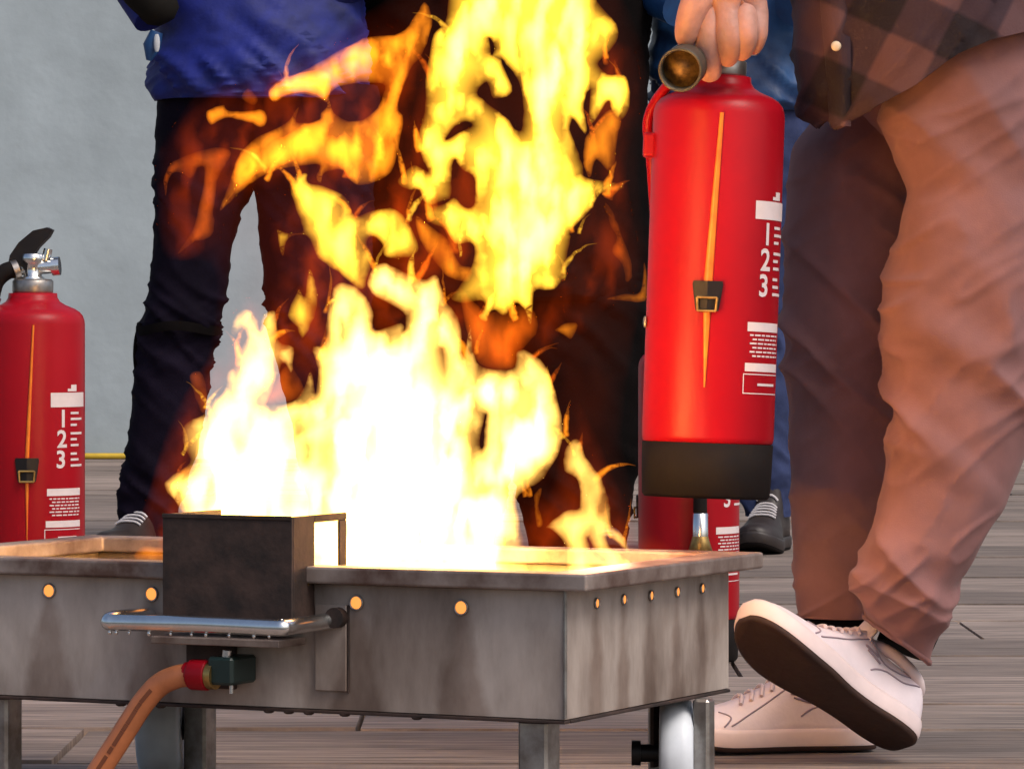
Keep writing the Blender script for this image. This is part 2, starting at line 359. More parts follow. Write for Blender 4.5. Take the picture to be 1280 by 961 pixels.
# guard box over the pilot burner
b0 = -.052; a0, a1 = A(365, b0), A(203, b0); zb, zt = Zt(776, a0, b0), Zt(646, a0, b0); b1 = .07
gb = tpart('guard_box', 'burnt_steel', a0, a1, b0, b0 + .003, zb, zt)
tpart('box_side', 'burnt_steel', a1 - .003, a1, b0 + .003, b1, zb, zt, gb)
tpart('box_side', 'burnt_steel', a0, a0 + .003, b0 + .003, -.002, zb, zt, gb)
tpart('box_side', 'burnt_steel', a0, a0 + .003, -.002, b1, zt - .008, zt, gb)
tpart('box_side', 'burnt_steel', a0, a0 + .003, b1 - .016, b1, ZR - .01, zt - .008, gb)
tpart('box_lip', 'burnt_steel', a0, a1, b0 - .0015, b0, zt - .004, zt + .0008, gb)
tpart('box_floor', 'burnt_steel', a0 + .003, a1 - .003, b0 + .003, -.001, zb, zb + .003, gb)
# bent tube handle below the box
bh = -.085
pth = [T(A(187, 0), 0, Zt(769, A(187, 0), 0)), T(A(146, bh * .8), bh * .8, Zt(774, A(146, bh), bh)), T(A(136, bh), bh, Zt(777, A(136, bh), bh)),
       T(A(155, bh), bh, Zt(778, A(155, bh), bh)), T(A(250, bh), bh, Zt(780, A(250, bh), bh)), T(A(340, bh), bh, Zt(784, A(340, bh), bh)),
       T(A(358, bh * .92), bh * .92, Zt(784, A(358, bh), bh)), T(A(385, bh * .45), bh * .45, Zt(780, A(385, bh * .5), bh * .5)), T(A(420, 0), 0, Zt(774, A(420, 0), 0))]
k = MB(); k.tube([Vector(p) for p in spline(pth, 8)], .0088, 16); hd = k.build('tube_handle', 'chrome', tray)
for px in (138, 146, 162, 187, 214, 240, 258, 287, 318, 337):
    a = A(px, bh); k = MB(); r = random.uniform(.0016, .003); k.ball(T(a, bh - .001, Zt(780 + (px - 136) * .025, a, bh) - .0085), (r, r, r * 1.25), 6); k.build('water_drop', 'chrome', hd)
a0p, a1p = A(360, -.04), A(200, -.04); tpart('drip_plate', 'steel_rim', a0p, a1p, -.06, -.0005, Zt(809, a0p, -.05), Zt(794, a1p, -.05))
# valve block, bracket plate, recess plate
av0, av1 = A(296, -.05), A(264, -.05); zv0, zv1 = Zt(856, av0, -.05), Zt(821, av0, -.05)
vb = tpart('valve_block', 'green_plastic', av0, av1, -.06, -.006, zv0, zv1, bevel=.003)
k = MB(); k.tube([T(A(283, -.05), -.05, zv1 - .001), T(A(284, -.05), -.05, zv1 + .007)], .005, 10); k.build('bolt_head', 'chrome', vb)
k = MB(); k.tube([T(A(289, -.05), -.05, zv0 + .001), T(A(289, -.05), -.05, zv0 - .009)], .0025, 8); k.build('bolt_head', 'chrome', vb)
tpart('back_plate', 'burnt_steel', A(297, 0), A(236, 0), -.006, -.0005, Zt(862, av0, 0), Zt(800, av0, 0))
tpart('bracket_plate', 'steel_sheet', A(435, 0), A(396, 0), -.0045, -.0004, Zt(863, A(415, 0), 0), Zt(755, A(415, 0), 0))
tpart('bracket_shade', 'burnt_steel', A(437.5, 0), A(435.2, 0), -.003, -.0004, Zt(865, A(415, 0), 0), Zt(755, A(415, 0), 0))  # dark strip standing in for the shade beside the bracket plate
c = T(A(426, 0), -.004, Zt(771, A(426, 0), 0)); k = MB(); k.tube([c, c + Vector((-SN, -CS, 0)) * .012], .011, 16); k.build('tube_socket', 'burnt_steel', tray, .002)

# gas hose with its coupling
bv = -.05
hp = [T(A(x, bv), bv, Zt(yy, A(x, bv), bv)) for x, yy in ((240, 843), (222, 845), (200, 855), (180, 877), (163, 903), (146, 930), (125, 962), (96, 1005))]
hp = [p + Vector((0, -.004 * i, 0)) for i, p in enumerate(hp)]
end = hp[-1]; hp += [Vector((end.x - .03, end.y - .05, .03)), Vector((end.x - .09, end.y - .12, .0135)), Vector((end.x - .3, end.y - .2, .0135)), Vector((end.x - .7, end.y - .1, .0135))]
hs = thing('gas_hose', (end.x, end.y, 0), 'orange gas hose with a red coupling plugged into the tray valve', 'hose')
sp_ = [Vector(p) for p in spline(hp, 10)]
k = MB(); k.tube(sp_, .0125, 16); hose = k.build('hose', 'hose_orange', hs)
for i in range(26, 78, 5):
    p = sp_[i]; d = (sp_[i + 1] - sp_[i - 1]).normalized(); nrm = Vector((0, -1, .25)); nrm = (nrm - d * nrm.dot(d)).normalized(); sdv = d.cross(nrm)
    L_ = .004 if i % 2 else .009; k = MB(); c = p + nrm * .0125
    k.hexa([c + d * s1 * L_ + sdv * s2 * .0022 + nrm * z for z in (-.001, .0006) for s1, s2 in ((-1, -1), (1, -1), (1, 1), (-1, 1))]); k.build('print_mark', 'hose_print', hose)
cz = Zt(843, A(250, bv), bv); k = MB()
k.tube([T(A(x, bv), bv, cz) for x in (266, 262, 261, 240, 238, 233)], [.012, .012, .0165, .0165, .0135, .0135], 18); k.build('coupling', 'red_paint', hs, .001)
k = MB(); k.tube([T(A(x, bv), bv, cz) for x in (270, 262)], .015, 18); k.build('brass_nut', 'brass', hs)

# ------------------------------------------------------------ the fire
def inside(polys, X, Y):
    r = np.zeros(len(X), bool)
    for p in polys:
        q = np.roll(p, -1, 0)
        for (x0, y0), (x1, y1) in zip(p, q):
            c_ = (y0 > Y) != (y1 > Y)
            xi = x0 + (Y - y0) / ((y1 - y0) if abs(y1 - y0) > 1e-9 else 1e-9) * (x1 - x0)
            r ^= c_ & (X < xi)
    return r
fire = thing('fire', T(.42, .2, .206), 'tall yellow and white gas flames rising out of the steel tray', 'fire')
def flame(material, D, outer, holes=(), hmax=.10, Rr=.05, wob=.03, step=6.0, seed=0, streak=.45, part='flame', tilt=0.0, lam=.03, pw=.9):
    rnd = random.Random(seed)
    polys = []
    for p in (outer, *holes):
        q = np.array(spline(p, 5, True))
        q = q + np.array([[1.5 * noise.noise(Vector((x * .11, y_ * .09, seed + 2))) + .8 * noise.noise(Vector((x * .3, y_ * .25, seed))), 1.5 * noise.noise(Vector((x * .1, y_ * .1, seed + 31)))] for x, y_ in q])
        polys.append(q)
    pts = []; edges = []
    for q in polys:
        o = len(pts); pts += [tuple(v) for v in q]; n = len(q); edges += [(o + i, o + (i + 1) % n) for i in range(n)]
    nb = len(pts)
    mn = polys[0].min(0); mx = polys[0].max(0)
    gx, gy = np.meshgrid(np.arange(mn[0], mx[0], step), np.arange(mn[1], mx[1], step)); gx = gx.ravel() + np.array([rnd.uniform(-.3, .3) * step for _ in gx.ravel()]); gy = gy.ravel() + np.array([rnd.uniform(-.3, .3) * step for _ in gy.ravel()])
    ok = inside(polys, gx, gy); gx, gy = gx[ok], gy[ok]
    def dist(X, Y):
        d = np.full(len(X), 1e9)
        for q in polys:
            for a_, b_ in zip(q, np.roll(q, -1, 0)):
                ab = b_ - a_; l = max(ab.dot(ab), 1e-9)
                t = np.clip(((X - a_[0]) * ab[0] + (Y - a_[1]) * ab[1]) / l, 0, 1)
                d = np.minimum(d, np.hypot(X - a_[0] - t * ab[0], Y - a_[1] - t * ab[1]))
        return d
    if len(gx):
        dg = dist(gx, gy); ok = dg > step * .35; gx, gy = gx[ok], gy[ok]
    allp = [Vector(p) for p in pts] + [Vector((a_, b_)) for a_, b_ in zip(gx, gy)]
    vo, eo, fo, ov_, oe_, of_ = geometry.delaunay_2d_cdt(allp, edges, [], 0, 1e-5)
    V = np.array([(v.x, v.y) for v in vo]); Fc = np.array([f for f in fo if len(f) == 3])
    cen = V[Fc].mean(1); Fc = Fc[inside(polys, cen[:, 0], cen[:, 1])]
    d = dist(V[:, 0], V[:, 1]); sc = D / F
    new = []; nf = []                    # triangles whose corners all lie on the outline get a raised middle
    for f in Fc:
        if (d[f] <= .4).all():
            k_ = len(V) + len(new); new.append(V[f].mean(0)); nf += [(f[0], f[1], k_), (f[1], f[2], k_), (f[2], f[0], k_)]
        else: nf.append(tuple(f))
    if new: V = np.vstack([V, np.array(new)]); d = np.concatenate([d, np.maximum(dist(V[-len(new):, 0], V[-len(new):, 1]), .6)])
    Fc = np.array(nf)
    hh = np.zeros(len(V)); cc = np.zeros(len(V))
    for i, (x, y_) in enumerate(V):
        n1 = noise.noise(Vector((x * .045 + seed * 7, y_ * .016 + .01 * x, seed)))
        n2 = noise.noise(Vector((x * .10 + seed * 3, y_ * .04, seed + 5)))
        cc[i] = D + wob * noise.noise(Vector((x * .011, y_ * .011, seed + 9))) * 2 + tilt * (700 - y_) / 700
        if d[i] > .4:
            dm = d[i] * sc; h0 = hmax * (1 - math.exp(-(dm / lam) ** pw))
            hh[i] = h0 * max(.12, 1 - streak + streak * (1.1 * n1 + .5 * n2) * 1.6 )
    bd = d <= .4
    nV = len(V); vs_ = [None] * nV; back = list(range(nV)); extra = []
    for i in range(nV):
        p0 = P(V[i, 0], V[i, 1], D)
        vs_[i] = Vector((p0.x, cc[i] - hh[i], p0.z))
        if not bd[i]:
            back[i] = nV + len(extra); extra.append(Vector((p0.x, cc[i] + hh[i], p0.z)))
    fs = [tuple(f) for f in Fc]; fb = [(back[f[0]], back[f[2]], back[f[1]]) for f in Fc]
    m = MB(); m.add(vs_ + extra, fs + fb, True)
    bmh = m.build(part, material, fire)
    b_ = bmesh.new(); b_.from_mesh(bmh.data); bmesh.ops.recalc_face_normals(b_, faces=b_.faces); b_.to_mesh(bmh.data); b_.free()
    return bmh
CORE = [(208,611),(212,596),(236,579),(227,555),(229,532),(255,517),(262,504),(281,487),(285,465),(296,457),(300,439),(309,422),(304,412),(292,419),(289,409),(296,392),(311,387),(322,399),(325,412),(329,394),(343,388),(347,405),(350,427),(367,435),(364,465),(354,454),(345,476),(322,504),(364,502),(379,484),(388,465),(394,491),(396,461),(390,435),(405,429),(410,390),(420,356),(439,356),(457,371),(467,390),(470,412),(502,403),(506,412),(504,390),(465,367),(460,345),(476,328),(499,337),(529,349),(546,344),(557,374),(575,403),(579,444),(588,409),(592,440),(603,458),(640,461),(646,440),(662,440),(683,459),(694,488),(703,527),(701,558),(688,584),(675,601),(659,610),(646,623),(649,645),(655,680),(662,722),(656,752),(560,760),(420,752),(330,735),(250,700),(229,639)]
CH = [[(356,546),(366,530),(376,525),(374,540)],[(542,452),(552,436),(556,480)],[(291,548),(298,544),(303,549),(297,554)],[(378,562),(385,556),(384,572),(378,576)],[(354,615),(358,610),(362,622),(358,630)],[(224,615),(232,622),(236,638),(229,632)],[(600,556),(606,520),(607,526),(604,556)]]
flame('flame_core', 4.93, CORE, CH, .19, .09, .02, seed=1, streak=.55, lam=.032, pw=1.25)
flame('flame_core', 4.95, [(400,760),(380,640),(400,560),(395,500),(430,420),(455,400),(480,430),(520,400),(545,390),(560,450),(580,480),(590,560),(605,640),(625,760)], (), .10, .12, .02, seed=21, streak=.25, tilt=0, lam=.05, pw=1.3)
flame('flame_core', 4.94, [(215,612),(240,585),(250,540),(285,500),(310,460),(330,420),(345,470),(335,510),(370,510),(395,500),(400,600),(400,700),(260,690),(230,645)], (), .08, .1, .01, seed=33, streak=.4, lam=.03, pw=1.1)
flame('flame_yellow', 4.99, [(360,394),(373,362),(381,370),(386,337),(395,356),(395,390),(379,422),(371,409)], (), .04, .03, .01, 5, 2)
MID = [(363,233),(370,220),(383,217),(386,229),(403,232),(432,247),(444,270),(470,262),(498,263),(521,300),(516,320),(484,322),(478,305),(465,296),(459,305),(466,322),(460,348),(453,362),(436,352),(420,338),(398,323),(384,295),(360,298),(353,320),(346,288),(360,292),(378,288),(370,262)]
flame('flame_yellow', 5.0, MID, (), .10, .06, .02, 5, 3, streak=.5, lam=.026, pw=1.25)
COLM = [(566,-60),(562,-20),(557,28),(543,45),(533,90),(530,140),(522,173),(527,197),(535,215),(517,207),(498,225),(507,237),(525,239),(530,253),(550,257),(563,247),(565,217),(568,200),(578,213),(593,223),(593,253),(583,260),(567,248),(537,260),(537,277),(557,287),(568,305),(588,303),(593,322),(580,350),(565,372),(579,379),(605,377),(607,394),(618,388),(631,394),(644,379),(656,388),(664,405),(668,365),(683,363),(697,359),(705,339),(712,300),(714,288),(740,260),(747,243),(773,238),(776,230),(735,222),(730,213),(722,187),(712,163),(717,150),(730,167),(733,160),(730,130),(738,113),(736,140),(740,155),(760,127),(764,140),(777,150),(787,130),(783,97),(760,93),(747,80),(763,63),(773,37),(747,3),(735,-30),(700,-70),(640,-50)]
COLH = [[(627,75),(640,90),(652,113),(653,157),(645,163),(633,147),(610,130),(597,117),(608,103),(617,123),(640,115)],[(558,175),(567,160),(582,152),(590,158),(572,167)],[(612,48),(618,60),(614,68)],[(657,72),(661,68),(660,88)]]
flame('flame_yellow', 4.97, COLM, COLH, .15, .07, .025, seed=4, streak=.66, lam=.026, pw=1.25)
flame('flame_yellow', 4.93, [(655,20),(700,60),(715,100),(690,150),(720,220),(700,290),(660,350),(630,340),(610,290),(640,240),(665,170),(650,90)], (), .09, .06, .02, seed=31, streak=.5)
flame('flame_orange', 5.02, [(737,165),(762,137),(777,150),(772,170),(767,215),(760,213),(745,200),(737,222),(730,205),(730,180)], (), .03, .02, .01, 5, 5)
WISP = [(335,115),(345,105),(380,88),(415,70),(455,50),(500,40),(520,15),(531,2),(540,25),(530,60),(515,85),(505,110),(497,135),(505,150),(498,185),(490,215),(470,228),(450,232),(437,225),(425,212),(405,215),(400,228),(394,220),(398,205),(370,208),(345,213),(320,225),(300,240),(275,264),(283,240),(292,210),(300,190),(325,170),(357,155),(372,133),(370,152),(395,150),(400,140),(407,127),(380,117),(357,120),(341,127)]
flame('flame_orange', 4.98, WISP, [[(412,114),(435,105),(478,105),(477,125),(466,140),(450,150),(425,147),(412,132)]], .045, .012, .03, 5, 6, streak=.6, lam=.02)
flame('flame_orange', 4.97, [(335,115),(350,100),(380,90),(405,88),(415,100),(409,125),(385,116),(360,119),(341,127)], (), .06, .03, .01, 5, 16, streak=.4)
flame('flame_orange', 4.97, [(290,240),(305,215),(330,185),(370,163),(390,160),(375,185),(365,203),(330,213),(300,233),(278,260)], (), .06, .03, .01, 5, 17, streak=.4)
flame('flame_orange', 5.0, [(478,150),(488,110),(505,70),(515,50),(510,90),(498,130),(500,160),(485,180)], (), .04, .02, .01, 5, 18)
flame('flame_red', 5.0, [(205,222),(216,203),(246,190),(273,185),(288,190),(281,206),(273,220),(267,263),(268,277),(263,296),(240,304),(222,317),(240,290),(248,263),(256,213),(246,211),(238,223),(226,216),(213,219),(207,245)], (), .03, .015, .01, 5, 7)
flame('flame_orange', 5.0, [(257,140),(262,155),(273,151),(285,147),(310,153),(327,158),(333,147),(327,137),(300,139),(283,137),(278,131),(267,134)], (), .05, .03, .01, 4, 8, streak=.2)
flame('flame_red', 5.0, [(310,111),(322,123),(317,132),(303,122)], (), .02, .015, .005, 4, 9)
flame('flame_core', 4.86, [(683,658),(710,637),(724,634),(722,601),(706,588),(705,566),(716,549),(727,553),(733,571),(751,597),(762,628),(764,654),(780,671),(787,689),(776,693),(789,704),(782,735),(765,752),(720,752),(708,730),(707,684),(692,664)], [[(758,671),(769,676),(780,687),(773,690),(762,682)],[(735,672),(745,690),(757,700),(747,698),(738,685)]], .07, .05, .01, 5, 10)
flame('flame_red', 5.03, [(757,253),(768,270),(775,290),(787,320),(790,345),(783,352),(778,330),(765,315),(770,295),(760,275)], (), .02, .012, .01, 5, 11)
flame('flame_orange', 5.03, [(758,374),(780,368),(800,364),(806,328),(809,369),(801,377),(780,376)], (), .02, .015, .01, 4, 12)
flame('flame_orange', 5.02, [(694,413),(710,403),(722,407),(714,424),(705,418)], (), .02, .02, .005, 4, 13)
flame('flame_orange', 4.9, [(668,618),(677,611),(673,632),(679,655),(672,658),(668,636)], (), .015, .02, .005, 4, 14)
flame('flame_orange', 5.0, [(520,270),(540,285),(560,300),(575,330),(590,335),(585,352),(560,345),(540,322),(525,300)], (), .03, .015, .01, 5, 15)
flame('flame_red', 5.02, [(238,470),(250,465),(257,480),(260,510),(252,515),(243,492)], (), .02, .015, .005, 4, 19)
flame('flame_red', 5.02, [(325,505),(340,480),(360,455),(372,470),(380,490),(362,503)], (), .03, .02, .005, 4, 20)
flame('flame_orange', 5.02, [(170,690),(178,683),(195,684),(215,688),(215,700),(172,700)], (), .02, .02, .005, 4, 22)
flame('flame_red', 5.03, [(574,360),(590,375),(612,390),(660,382),(672,412),(650,440),(640,462),(600,455),(585,420)], (), .03, .006, .005, 5, 23)
# small licking tongues along the edges of the big flames
def tongue(x, y_, ln, wd, ang, bend, material, D, seed):
    L_, Rr_ = [], []
    for t in np.linspace(0, 1, 8):
        a_ = ang + bend * t; cx_ = x + ln * t * math.sin(a_) ; cy_ = y_ - ln * t * math.cos(a_)
        w_ = wd * (.25 + 1.5 * t * (1 - t) ** .8 + .45 * (1 - t)) * (1 - t) ** .55
        if t > .99: tip = (cx_, cy_); break
        L_.append((cx_ - w_ * math.cos(a_), cy_ - w_ * math.sin(a_))); Rr_.append((cx_ + w_ * math.cos(a_), cy_ + w_ * math.sin(a_)))
    flame(material, D, L_ + [tip] + Rr_[::-1], (), .045, .02, .004, 4.0, seed, streak=.35, lam=.010, pw=1.0)
rt = random.Random(5); sd_t = 100
for x, y_ in ((216,600),(236,560),(262,512),(300,446),(345,412),(392,450),(414,384),(470,345),(520,352),(552,380),(590,440),(650,452),(688,480),(700,540),(662,606),
              (533,100),(526,180),(508,228),(540,268),(572,312),(600,385),(650,388),(700,345),(745,250),(764,236),(782,112),(764,66),(560,36),(742,165),(720,290),(370,240),(440,262),(505,280),(718,566),(750,606),(772,668),(330,215),(440,220),(480,190),(360,112)):
    for _ in range(2):
        sd_t += 1
        tongue(x + rt.uniform(-9, 9), y_ + rt.uniform(-4, 16), rt.uniform(26, 64), rt.uniform(3, 8), rt.uniform(-.5, .6), rt.uniform(-.7, .7), rt.choice(('flame_orange', 'flame_yellow', 'flame_orange', 'flame_red')), rt.uniform(4.86, 5.04), sd_t)
# duller red sheets of flame filling the gaps between the bright tongues
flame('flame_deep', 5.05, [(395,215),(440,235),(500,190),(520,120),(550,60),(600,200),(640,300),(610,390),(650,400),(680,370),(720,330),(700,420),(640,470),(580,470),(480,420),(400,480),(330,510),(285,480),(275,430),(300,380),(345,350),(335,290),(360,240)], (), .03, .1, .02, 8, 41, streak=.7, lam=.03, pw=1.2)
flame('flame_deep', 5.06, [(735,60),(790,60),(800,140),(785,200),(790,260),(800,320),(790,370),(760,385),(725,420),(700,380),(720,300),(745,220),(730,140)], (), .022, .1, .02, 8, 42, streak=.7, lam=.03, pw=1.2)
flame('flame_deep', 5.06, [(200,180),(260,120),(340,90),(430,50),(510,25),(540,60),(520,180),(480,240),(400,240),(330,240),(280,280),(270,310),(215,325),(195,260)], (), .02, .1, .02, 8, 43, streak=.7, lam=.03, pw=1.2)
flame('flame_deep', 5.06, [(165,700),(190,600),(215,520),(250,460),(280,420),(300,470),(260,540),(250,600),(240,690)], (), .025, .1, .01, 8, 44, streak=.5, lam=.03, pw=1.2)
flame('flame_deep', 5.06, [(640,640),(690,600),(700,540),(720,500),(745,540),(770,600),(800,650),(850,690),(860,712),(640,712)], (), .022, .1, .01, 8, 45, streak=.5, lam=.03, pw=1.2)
# faint glowing volume added round the flames to tint the gaps red
flame('flame_faint', 5.0, [(150,705),(190,640),(215,560),(250,470),(270,380),(260,330),(200,315),(205,190),(250,115),(330,80),(430,30),(520,-30),(560,-90),(700,-90),(770,-20),(810,90),(800,220),(812,330),(790,450),(780,560),(815,660),(860,712),(600,725),(300,700)], (), .16, .2, .02, 12, 24, streak=.3, part='faint_glow')
for px, py, D, e, r in ((440, 500, 4.95, 1.6, .10), (560, 560, 4.93, 1.6, .10), (640, 200, 4.97, 1.6, .10), (650, 330, 4.95, 1.2, .10), (748, 655, 4.84, 1.8, .035)):
    l = bpy.data.lights.new('fire_light', 'POINT'); l.energy = e; l.color = (1, .44, .25); l.shadow_soft_size = r
    lo = bpy.data.objects.new('fire_light', l); COL.objects.link(lo); lo.parent = fire
    lo.location = P(px, py, D) - fire.location

# ------------------------------------------------------------ fire extinguishers
def text_mesh(s, size):
    cu = bpy.data.curves.new('t', 'FONT'); cu.body = s; cu.size = size; cu.resolution_u = 3; cu.offset = size * .022
    o = bpy.data.objects.new('t', cu); COL.objects.link(o)
    dg = bpy.context.evaluated_depsgraph_get(); me = bpy.data.meshes.new_from_object(o.evaluated_get(dg))
    bpy.data.objects.remove(o); vs_ = [v.co.copy() for v in me.vertices]; fs = [tuple(p.vertices) for p in me.polygons]
    return vs_, fs
def ext(loc, rot, label, extra=0.0, head=True, hose_path=None, r=.08, lab=0.0, stripe=0.0, sw=1.0):
    e = thing('fire_extinguisher', loc, label, 'fire extinguisher', None, rot)
    e.rotation_mode = 'XYZ'
    def part(m, name, mt, par=None, bv=0):
        return m.build(name, mt, par or e, bv, 2, inv=False)
    x = extra
    k = MB(); k.lathe([(r * .6, 0), (r * .93, 0), (r * .97, .004), (r * .985, .03), (r * .995, .066), (r * .96, .0665), (r * .5, .067)], 56); part(k, 'base_ring', 'black_rubber')
    prof = [(r * .5, .064), (r * .93, .0645), (r * .985, .068), (r, .074), (r, .463 + x), (r * .99, .469 + x), (r * .96, .476 + x), (r * .90, .482 + x), (r * .80, .487 + x), (r * .62, .493 + x), (r * .52, .498 + x), (r * .475, .504 + x), (r * .465, .511 + x), (r * .2, .512 + x)]
    k = MB(); k.lathe(prof, 64); body = part(k, 'cylinder', 'red_paint')
    x -= .012
    # raised orange stripe and buckle on the side that faces the camera
    a0 = R(-90 + stripe)
    def C(ang, z, rr=r): return Vector((rr * math.cos(ang), rr * math.sin(ang), z))
    def band(m, z0, z1, w0, w1, th=.002, n=10, lean=0):
        rs = []
        for i in range(n + 1):
            t = i / n; z = z0 + (z1 - z0) * t; ww = (w0 + (w1 - w0) * t) / 2 / r; o = a0 + lean * t
            rs.append([C(o - ww, z), C(o + ww, z), C(o + ww * .8, z, r + th), C(o - ww * .8, z, r + th)])
        m.rings(rs)
    if sw:
        k = MB(); band(k, .27 + x, .474 + x, .011 * sw, .005 * sw, lean=.12); st = part(k, 'stripe', 'orange_stripe')
        k = MB(); band(k, .145 + x, .235 + x, .002 * sw, .009 * sw, .0018); part(k, 'stripe', 'orange_stripe')
    k = MB(); rs = []
    for z, ww in ((.236, .026), (.24, .028), (.268, .036), (.272, .034)):
        ww = ww / 2 / r; rs.append([C(a0 + ww * q, z + x, rr) for q, rr in ((-1, r - .001), (0, r - .001), (1, r - .001), (1, r + .004), (0, r + .0055), (-1, r + .004))])
    k.rings(rs, smooth=False); bk = part(k, 'buckle', 'black_plastic', None, .0008)
    k = MB(); q = [C(a0 + s1 * .011 / r, z + x, r + .0075) for s1, z in ((-.9, .236), (.9, .236), (1, .252), (-1, .252))]
    for i in range(4): k.tube([q[i], q[(i + 1) % 4]], .0017, 8)
    part(k, 'ring', 'brass', bk)
    # printed panel wrapped round the side
    a1 = R(-90 + 36 + lab)
    def quad(m, u0, u1, z0, z1, n=8, lift=.0006):
        vs_ = []; fs = []
        for i in range(n + 1):
            u = u0 + (u1 - u0) * i / n; vs_ += [C(a1 + u / r, z0 + x, r + lift), C(a1 + u / r, z1 + x, r + lift)]
        for i in range(n): fs.append((2 * i, 2 * i + 2, 2 * i + 3, 2 * i + 1))
        m.add(vs_, fs, True)
    k = MB(); quad(k, 0, .075, .349, .371); lb = part(k, 'label_panel', 'white_print')
    k = MB(); quad(k, .03, .05, .373, .377); quad(k, .037, .05, .377, .383); part(k, 'label_mark', 'white_print', lb)
    for i, ch in enumerate('123'):
        vs_, fs = text_mesh(ch, .037); k = MB()
        k.add([C(a1 + (v.x + .012 - .002 * i) / r, .319 - .031 * i + x + v.y, r + .0007) for v in vs_], fs); part(k, 'digit', 'white_print', lb)
        k = MB()
        for j in range(3): quad(k, .036, .036 + (.02, .03, .015)[(i + j) % 3], .338 - .031 * i - .009 * j, .3415 - .031 * i - .009 * j, 4)
        part(k, 'text_lines', 'white_print', lb)
    k = MB(); quad(k, -.006, .06, .214, .225); part(k, 'label_panel', 'white_print')
    k = MB()
    for j in range(6):
        u = -.002 + .004 * (j % 2)
        while u < .055:
            l_ = random.uniform(.004, .011); quad(k, u, min(u + l_, .058), .2085 - .005 * j, .2105 - .005 * j, 2); u += l_ + .002
    lb2 = part(k, 'text_lines', 'white_print')
    k = MB(); quad(k, -.008, .06, .166, .176); part(k, 'label_panel', 'white_print')
    k = MB(); quad(k, -.010, .06, .162, .1632); quad(k, -.010, .06, .139, .1402); quad(k, -.010, -.0088, .1402, .162); quad(k, .012, .05, .149, .152); part(k, 'label_outline', 'white_print')
    # head
    zc = .511 + x + .012
    k = MB(); k.lathe([(.012, zc - .002), (.030, zc - .001), (.0315, zc + .003), (.0315, zc + .018), (.029, zc + .021), (.02, zc + .022)], 30); part(k, 'collar', 'dull_metal')
    k = MB(); k.lathe([(.017, zc + .02), (.018, zc + .024), (.014, zc + .026), (.014, zc + .045), (.018, zc + .048), (.018, zc + .06), (.006, zc + .062)], 20)
    k.tube([Vector((-.028, 0, zc + .037)), Vector((.034, 0, zc + .041))], .0105, 14); k.tube([Vector((.03, 0, zc + .041)), Vector((.042, 0, zc + .042))], .0145, 14)
    k.tube([Vector((.02, 0, zc + .05)), Vector((.024, 0, zc + .068))], .007, 10); part(k, 'valve', 'chrome')
    return e, part, zc

# left extinguisher, standing behind the tray
Dl = F / 812
el, pl, zc = ext((P(41, 400, Dl).x, Dl, 0), (0, 0, R(-4)), 'red fire extinguisher with a black lever standing behind the tray before the wall', .068, lab=-6, stripe=4, sw=.6)
k = MB(); lv = [(-.024, zc + .046), (-.022, zc + .058), (-.008, zc + .078), (.014, zc + .096), (.036, zc + .101), (.044, zc + .097), (.038, zc + .086), (.022, zc + .070), (.014, zc + .058), (.012, zc + .036), (.002, zc + .034), (-.008, zc + .046)]
n = len(lv); k.rings([[Vector((a - .012, yy, b)) for a, b in lv] for yy in (-.011, .011)], smooth=False); pl(k, 'lever', 'black_plastic', None, .003)
k = MB(); k.tube([Vector(q) for q in spline([(-.02, -.004, zc + .036), (-.038, -.01, zc + .034), (-.055, -.014, zc + .018), (-.062, -.016, zc - .008)], 8)], .0135, 16); hz_ = pl(k, 'hose', 'black_rubber')
k = MB(); k.tube([Vector(q) for q in ((-.030, -.007, zc + .034), (-.022, -.004, zc + .037))], .0165, 16); pl(k, 'hose_nut', 'dull_metal', hz_)
k = MB(); k.tube([Vector(q) for q in ((-.061, -.016, zc - .004), (-.067, -.018, zc - .022))], .0155, 16); pl(k, 'hose_nut', 'chrome', hz_)
k = MB(); k.tube([Vector(q) for q in spline([(-.067, -.018, zc - .021), (-.075, -.02, zc - .05), (-.088, -.02, zc - .1), (-.092, -.02, zc - .25)], 8)], .013, 16); pl(k, 'nozzle_grip', 'brass', hz_)

# third extinguisher, standing behind the carried one
Dt = F / 790
et, pt, zc = ext((P(861, 400, Dt).x, Dt, 0), (0, 0, 0), 'red fire extinguisher standing on the deck behind the carried one, hose nozzle hanging in front', 0, lab=-2, stripe=-110, sw=0)
hx = (872 - 861) / 790
k = MB(); k.tube([Vector(q) for q in spline([(.02, -.02, zc + .037), (.03, -.075, zc + .03), (hx + .008, -.10, zc - .08), (hx, -.098, .34), (hx, -.098, .232)], 8)], .011, 14); hh_ = pt(k, 'hose', 'black_rubber')
k = MB(); k.lathe([(.0125, .20), (.0125, .236), (.010, .237)], 18, Matrix.Translation((hx, -.098, 0))); pt(k, 'hose_sleeve', 'chrome', hh_)
k = MB(); k.lathe([(.018, .172), (.020, .175), (.014, .195), (.0125, .2005)], 18, Matrix.Translation((hx, -.098, 0))); pt(k, 'nozzle', 'brass', hh_)
k = MB(); k.box((0, 0, zc + .075), (.02, .02, .03)); k.box((.02, 0, zc + .085), (.12, .02, .008)); pt(k, 'lever', 'black_plastic', None, .003)

